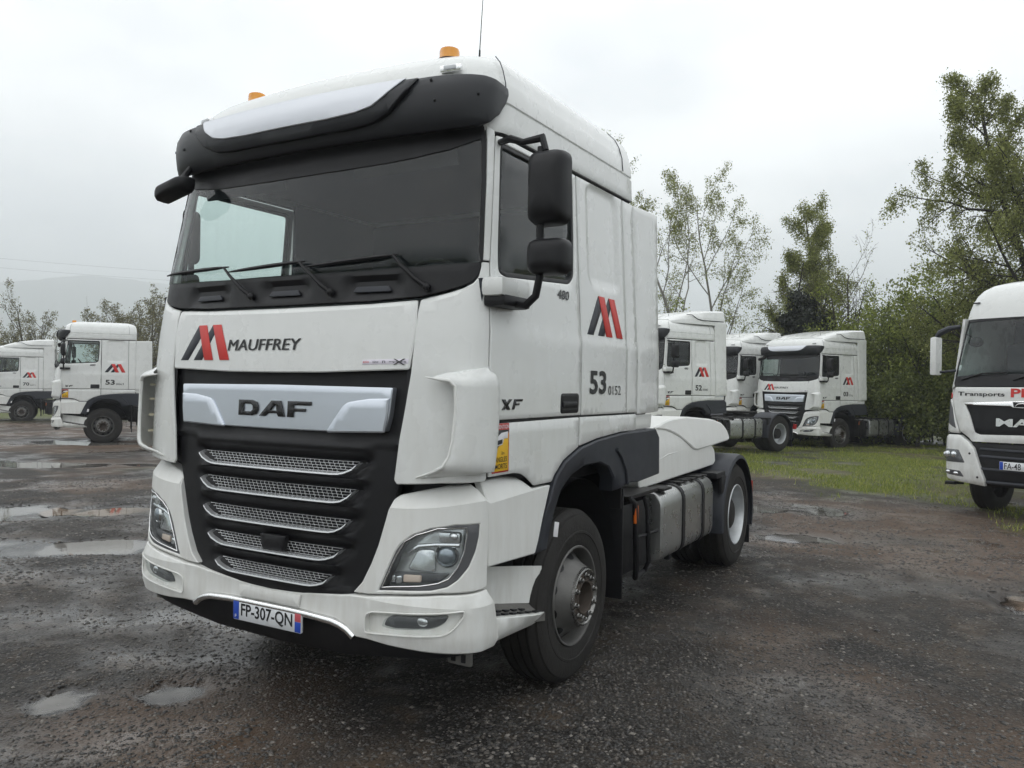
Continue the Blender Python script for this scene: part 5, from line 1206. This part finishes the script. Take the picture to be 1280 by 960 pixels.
# ------------------------------------------------------------------ the red-lettered truck at the right edge
YM = [(.3, .10), (.45, .04), (.6, .02), (1.0, .03), (1.15, .05), (1.2, .03), (1.9, .05), (2.0, .08), (2.97, .30), (3.2, .40)]
WM = [(0, 1.20), (1.2, 1.21), (1.9, 1.17), (2.97, 1.06), (3.2, 1.03)]
def SM(s, z, o=0.):
    sg = -1 if s < 0 else 1; s = abs(s); k = .045; yf = lerp(YM, z); w = lerp(WM, z)
    if s <= .78: x = s; y = yf + k * (s / .78) ** 2; tx, ty = 1, 2 * k * s / .78 ** 2
    elif s <= 1.26:
        t = (s - .78) / .48; p0 = (.78, yf + k); p1 = (w - .02, yf + k + .06); p2 = (w, yf + k + .27)
        x = (1 - t) ** 2 * p0[0] + 2 * t * (1 - t) * p1[0] + t * t * p2[0]; y = (1 - t) ** 2 * p0[1] + 2 * t * (1 - t) * p1[1] + t * t * p2[1]
        tx = 2 * (1 - t) * (p1[0] - p0[0]) + 2 * t * (p2[0] - p1[0]); ty = 2 * (1 - t) * (p1[1] - p0[1]) + 2 * t * (p2[1] - p1[1])
    else: x = w; y = yf + k + .27 + (s - 1.26); tx, ty = 0, 1
    l = math.hypot(tx, ty); return (sg * (x + ty / l * o), y - tx / l * o, z)
def build_red_lettered():
    t = empty('truck'); PN = panel
    mb = MB()
    for sx in (-1, 1): mb.box((sx * .42, 3.4, .90), (.08, 5.2, .26), .006)
    for yy in (1.0, 2.3, 3.6, 5.0, 5.9): mb.box((0, yy, .90), (.76, .12, .2), .01)
    mb.build('chassis_frame', DARKM, t)
    MB().box((0, 1.4, .95), (.8, 1.5, .7), .05).build('engine', DARKM, t)
    for y, fr in ((1.45, True), (5.1, False)):
        for mi in (False, True): build_wheel(t, y, fr, mi)
    MB().tube([(-.95, 1.45, .53), (.95, 1.45, .53)], .08, 10).build('front_axle', DARKM, t)
    # cab body: side walls, back, roof
    lev = [(1.15, 1.20, .30, 2.2), (1.9, 1.165, .34, 2.2), (2.97, 1.055, .40, 2.2)]
    mb = MB()
    for sx in (-1, 1):
        V = [(sx * w, y, z) for z, w, y0, y1 in lev for y in (y0, y1)] + [(sx * (w - .04), y, z) for z, w, y0, y1 in lev for y in (y0, y1)]
        Fq = [(0, 1, 3, 2), (2, 3, 5, 4), (6, 8, 9, 7), (8, 10, 11, 9), (0, 2, 8, 6), (2, 4, 10, 8), (1, 7, 9, 3), (3, 9, 11, 5)]
        mb.add(V, Fq if sx > 0 else [f[::-1] for f in Fq])
    mb.build('cab_side', WHITE, t)
    rbox('cab_back', (0, 2.2, 2.1), (2.3, .06, 1.9), .02, WHITE, t); rbox('cab_floor', (0, 1.2, 1.15), (2.3, 2.0, .1), .02, BLACK, t)
    rl = [(2.955, 1.065, .285, 2.24), (2.975, 1.068, .29, 2.25), (3.10, 1.048, .325, 2.25), (3.22, 1.02, .365, 2.25), (3.33, .98, .42, 2.24), (3.42, .92, .49, 2.22), (3.49, .82, .58, 2.2), (3.54, .64, .73, 2.15), (3.57, .30, 1.05, 2.0)]
    V = []; F = []
    for z, w, yf, yb in rl:
        h = []
        for i in range(7): s = .72 * i / 6; h.append((s * w, yf + .045 * (i / 6) ** 2))
        for i in range(1, 8):
            q = i / 7; p0 = (.72 * w, yf + .045); p1 = (w - .015, yf + .10); p2 = (w, yf + .36); h.append(((1 - q) ** 2 * p0[0] + 2 * q * (1 - q) * p1[0] + q * q * p2[0], (1 - q) ** 2 * p0[1] + 2 * q * (1 - q) * p1[1] + q * q * p2[1]))
        h += [(w, yb - .1), (w - .1, yb), (0, yb)]
        lp = [(x, y, z) for x, y in h] + [(-x, y, z) for x, y in h[::-1][1:-1]]; n = len(lp); V += lp
    for i in range(len(rl) - 1):
        for k in range(n): F.append((i * n + k, i * n + (k + 1) % n, (i + 1) * n + (k + 1) % n, (i + 1) * n + k))
    F.append(tuple((len(rl) - 1) * n + k for k in range(n)))
    rf = mesh('roof', V, F, WHITE, t)
    for mi in (False, True): MB().box((.86, .43, 3.215), (.11, .03, .02), .006, Matrix.Rotation(R(18), 3, 'Z')).build('roof_vent', GREYP, rf, mir=mi)
    # glass and black surround
    wsm = [(0, 2.08), (.6, 2.075), (1.06, 2.04), (1.075, 2.20), (1.06, 2.60), (1.02, 2.94), (.6, 2.968), (0, 2.975)]
    PN('windscreen', sym(wsm), SM, GLASS, t, off=0, thick=.006, bev=.001, res=.12)
    PN('cowl', rnd(sym([(0, 1.905), (.6, 1.903), (1.02, 1.897), (1.065, 1.95), (1.065, 2.05), (.6, 2.085), (0, 2.09)]), .02), SM, BLACK, t, off=.004, thick=.03, bev=.004, res=.08)
    for mi in (False, True):
        PN('windscreen_seal', rnd([(1.045, 2.04), (1.08, 2.04), (1.085, 2.20), (1.065, 2.60), (1.025, 2.95), (.99, 2.955), (1.03, 2.60), (1.05, 2.2)], .004), SM, BLACK, t, off=.004, thick=.02, bev=.002, mir=mi)
        PN('a_pillar', rnd([(1.03, 1.895), (1.16, 1.85), (1.19, 1.87), (1.165, 2.2), (1.135, 2.62), (1.10, 2.95), (1.03, 2.96), (1.075, 2.60), (1.095, 2.2), (1.095, 2.0), (1.07, 1.93)], .006), SM, WHITE, t, off=.003, thick=.04, bev=.004, mir=mi)
        PN('pillar_mark', [(1.08, 1.71), (1.15, 1.71), (1.15, 1.80), (1.08, 1.77)], SM, RED, t, off=.004, thick=.01, bev=.001, mir=mi)
    PN('windscreen_seal', [(-1.02, 2.96), (-1.02, 2.90), (0, 2.925), (1.02, 2.90), (1.02, 2.96), (0, 2.985)], SM, BLACK, t, off=.004, thick=.02, bev=.002)
    for x0, x1 in ((-.95, -.25), (-.2, .5), (.55, 1.0)):
        w = MB().tube([SM(x0 + .05, 2.0, .02), SM((x0 + x1) / 2, 2.10, .03), SM(x1, 2.115, .03)], .012, 6).build('wiper', BLACK, t)
    rbox('dashboard', (0, .75, 1.98), (2.0, .7, .22), .06, INT, t); rbox('bunk_wall', (0, 2.1, 2.3), (2.1, .04, 1.5), .01, INT, t)
    for sx in (.55, -.55): MB().box((sx, 1.35, 2.2), (.5, .18, .8), .06).box((sx, 1.1, 1.85), (.52, .52, .16), .05).build('seat', SEAT, t)
    MB().sphere((-.86, .42, 2.60), (.12, .06, .08)).tube([(-1.0, .40, 2.74), (-.86, .42, 2.62)], .015, 6).build('front_mirror', BLACK, t)
    PN('windscreen_sticker', [(-1.035, 2.15), (-.975, 2.15), (-.975, 2.235), (-1.035, 2.235)], SM, STKW, t, off=-.008, thick=.002, bev=.0005)
    # white V of the front panel round a black grille
    fr = PN('front_panel', rnd([(-1.035, 1.70), (-1.0, 1.885), (0, 1.893), (1.0, 1.885), (1.035, 1.70), (.87, 1.20), (.73, 1.05), (0, 1.065), (-.73, 1.05), (-.87, 1.20)], .02), SM, WHITE, t, off=.005, thick=.04, bev=.006, res=.07,
            holes=[rnd([(-.835, 1.64), (.835, 1.64), (.69, 1.19), (.62, 1.162), (0, 1.185), (-.62, 1.162), (-.69, 1.19)], .02)])
    PN('grille', rnd([(-.85, 1.66), (.85, 1.66), (.70, 1.18), (.63, 1.15), (-.63, 1.15), (-.70, 1.18)], .02), SM, BLACK, t, off=-.02, thick=.03, bev=.004, res=.08)
    PN('chrome_strip', sym([(0, 1.585), (.13, 1.59), (.17, 1.61), (.82, 1.612), (.835, 1.645), (.5, 1.665), (0, 1.69)]), SM, CHROME, t, off=.012, thick=.03, bev=.006, res=.06)
    PN('emblem_field', rnd([(-.12, 1.60), (.12, 1.60), (.14, 1.675), (-.14, 1.675)], .01), SM, BLACK, t, off=.016, thick=.01)
    MB().tube([SM(-.10, 1.61, .02), SM(-.06, 1.645, .022), SM(0, 1.655, .022), SM(.06, 1.64, .022), SM(.10, 1.61, .02)], [.004, .008, .008, .008, .004], 6).build('emblem', CHROME, t)
    letter('lettering', 'MAN', SM, -.365, .365, 1.305, 1.425, CHROME, t, .016, bold=.03)
    letter('lettering', 'Transports', SM, -.93, -.255, 1.735, 1.815, TXT, fr, .0095, bold=.02); letter('lettering', 'PI', SM, -.17, .02, 1.745, 1.875, RED, fr, .0095, bold=.03)
    for mi in (False, True):
        # corner covers with dark lamp glass
        PN('corner_cover', rnd([(1.085, 1.69), (1.24, 1.70), (1.25, 1.17), (.885, 1.165), (.885, 1.19), (1.04, 1.66)], .03), SM, WHITE, t, off=.008, thick=.04, bev=.008, res=.06, mir=mi)
        PN('daylight_lamp', rnd([(1.02, 1.56), (1.11, 1.655), (1.12, 1.32), (.93, 1.24)], .015), SM, BEZEL, t, off=.014, thick=.01, bev=.003, mir=mi)
        bp_ = PN('bumper_corner', rnd([(1.10, 1.135), (.87, 1.14), (.69, .955), (.525, .49), (.52, .38), (1.12, .435), (1.22, .62), (1.25, 1.0)], [.05, .02, .02, .01, .02, .06, .04, .06]), SM, WHITE, t, off=.03, thick=.08, bev=.015, res=.06, mir=mi)
        hl = PN('headlight', rnd([(1.21, .905), (.87, .912), (.80, .715), (1.20, .705)], .02), SM, BEZEL, t, off=.034, thick=.02, bev=.004, mir=mi)
        for a, b, r_ in ((.93, .83, .05), (1.04, .825, .055), (1.13, .815, .045)): MB().sphere(SM(a, b, .034), (r_, .03, r_)).build('reflector', REFLE, hl, mir=mi)
        PN('lens', rnd([(1.205, .90), (.875, .907), (.807, .72), (1.195, .71)], .02), SM, CLEAR, hl, off=.052, thick=.016, bev=.006, mir=mi)
        fl = PN('fog_light', rnd([(1.17, .59), (.85, .585), (.81, .495), (1.14, .515)], .015), SM, BEZEL, t, off=.033, thick=.02, bev=.004, mir=mi)
        for a, b in ((.90, .54), (1.03, .552)): MB().sphere(SM(a, b, .034), (.045, .02, .026)).build('reflector', REFLE, fl, mir=mi)
        for a, b in ((.744, .867), (.62, .512)): MB().sphere(SM(a, b, .032), (.018, .01, .018), 8, 6).build('bolt', BLACK, bp_, mir=mi)
        MB().box((1.15, .32, .36), (.16, .12, .05), .01).tube([(1.0, .4, .36), (1.25, .3, .34)], .02, 6).build('tow_bracket', BLACK, t, mir=mi)
        PN('wheel_arch', [(.45, 1.14)] + [(1.45 + .66 * math.cos(q), .56 + .66 * math.sin(q)) for q in np.linspace(math.pi * 1.05, 0, 14)] + [(2.2, .56), (2.2, 1.14)], lambda y, z, o: (1.2 + o, y, z), GREYP, t, thick=.1, bev=.01, mir=mi)
        V, F = [], []
        mr = MB().box((1.385, .22, 2.38), (.11, .20, .62), .04).build('mirror', WHITE, t, mir=mi)
        MB().tube([(1.08, .36, 2.85), (1.20, .26, 2.82), (1.33, .22, 2.75), (1.38, .22, 2.68)], [.03, .045, .05, .03], 8).build('mirror_arm', GREYP, mr, mir=mi)
        MB().tube([(1.12, .36, 2.15), (1.36, .24, 2.12)], .02, 8).build('mirror_arm', GREYP, mr, mir=mi)
    PN('lower_grille', sym([(0, .40), (.53, .38), (.70, .94), (.76, 1.03), (0, 1.045)]), SM, BLACK, t, off=-.03, thick=.06, bev=.006, res=.1)
    for z in (.93, .82, .63): PN('grille_bar', rnd([(-.62, z), (.62, z), (.61, z + .035), (-.61, z + .035)], .01), SM, GREYP, t, off=-.008, thick=.03, bev=.006)
    MB().tube([SM(-.5, .45, .0), SM(0, .46, .005), SM(.5, .45, 0)], .025, 8).build('bumper_tube', GREYP, t)
    MP = lambda u, v, o: (u, -.02 - o, v)
    npl = PN('number_plate', rnd([(-.28, .665), (.28, .665), (.28, .787), (-.28, .787)], .008), MP, PLATEW, t, off=.012, thick=.014, bev=.002, res=.2)
    flat('plate_band', [(-.277, .668), (-.228, .668), (-.228, .784), (-.277, .784)], MP, PLATEB, npl, .0132); flat('plate_band', [(.228, .668), (.277, .668), (.277, .784), (.228, .784)], MP, PLATEB, npl, .0132)
    letter('plate_text', 'FA-48', MP, -.212, .015, .680, .772, TXT, npl, .0135, bold=.01)
    return t
t = build_red_lettered(); t.location = (3.88, 10.80, -.17); t.rotation_euler = (0, 0, R(-25.5))
for c in t.children:
    if not c.name.startswith(('wheel', 'front_axle')) or c.name.startswith('wheel_arch'): c.location.z += .17
prop(t, 'white truck cut by the right edge with red and black lettering above its grille', 'truck')
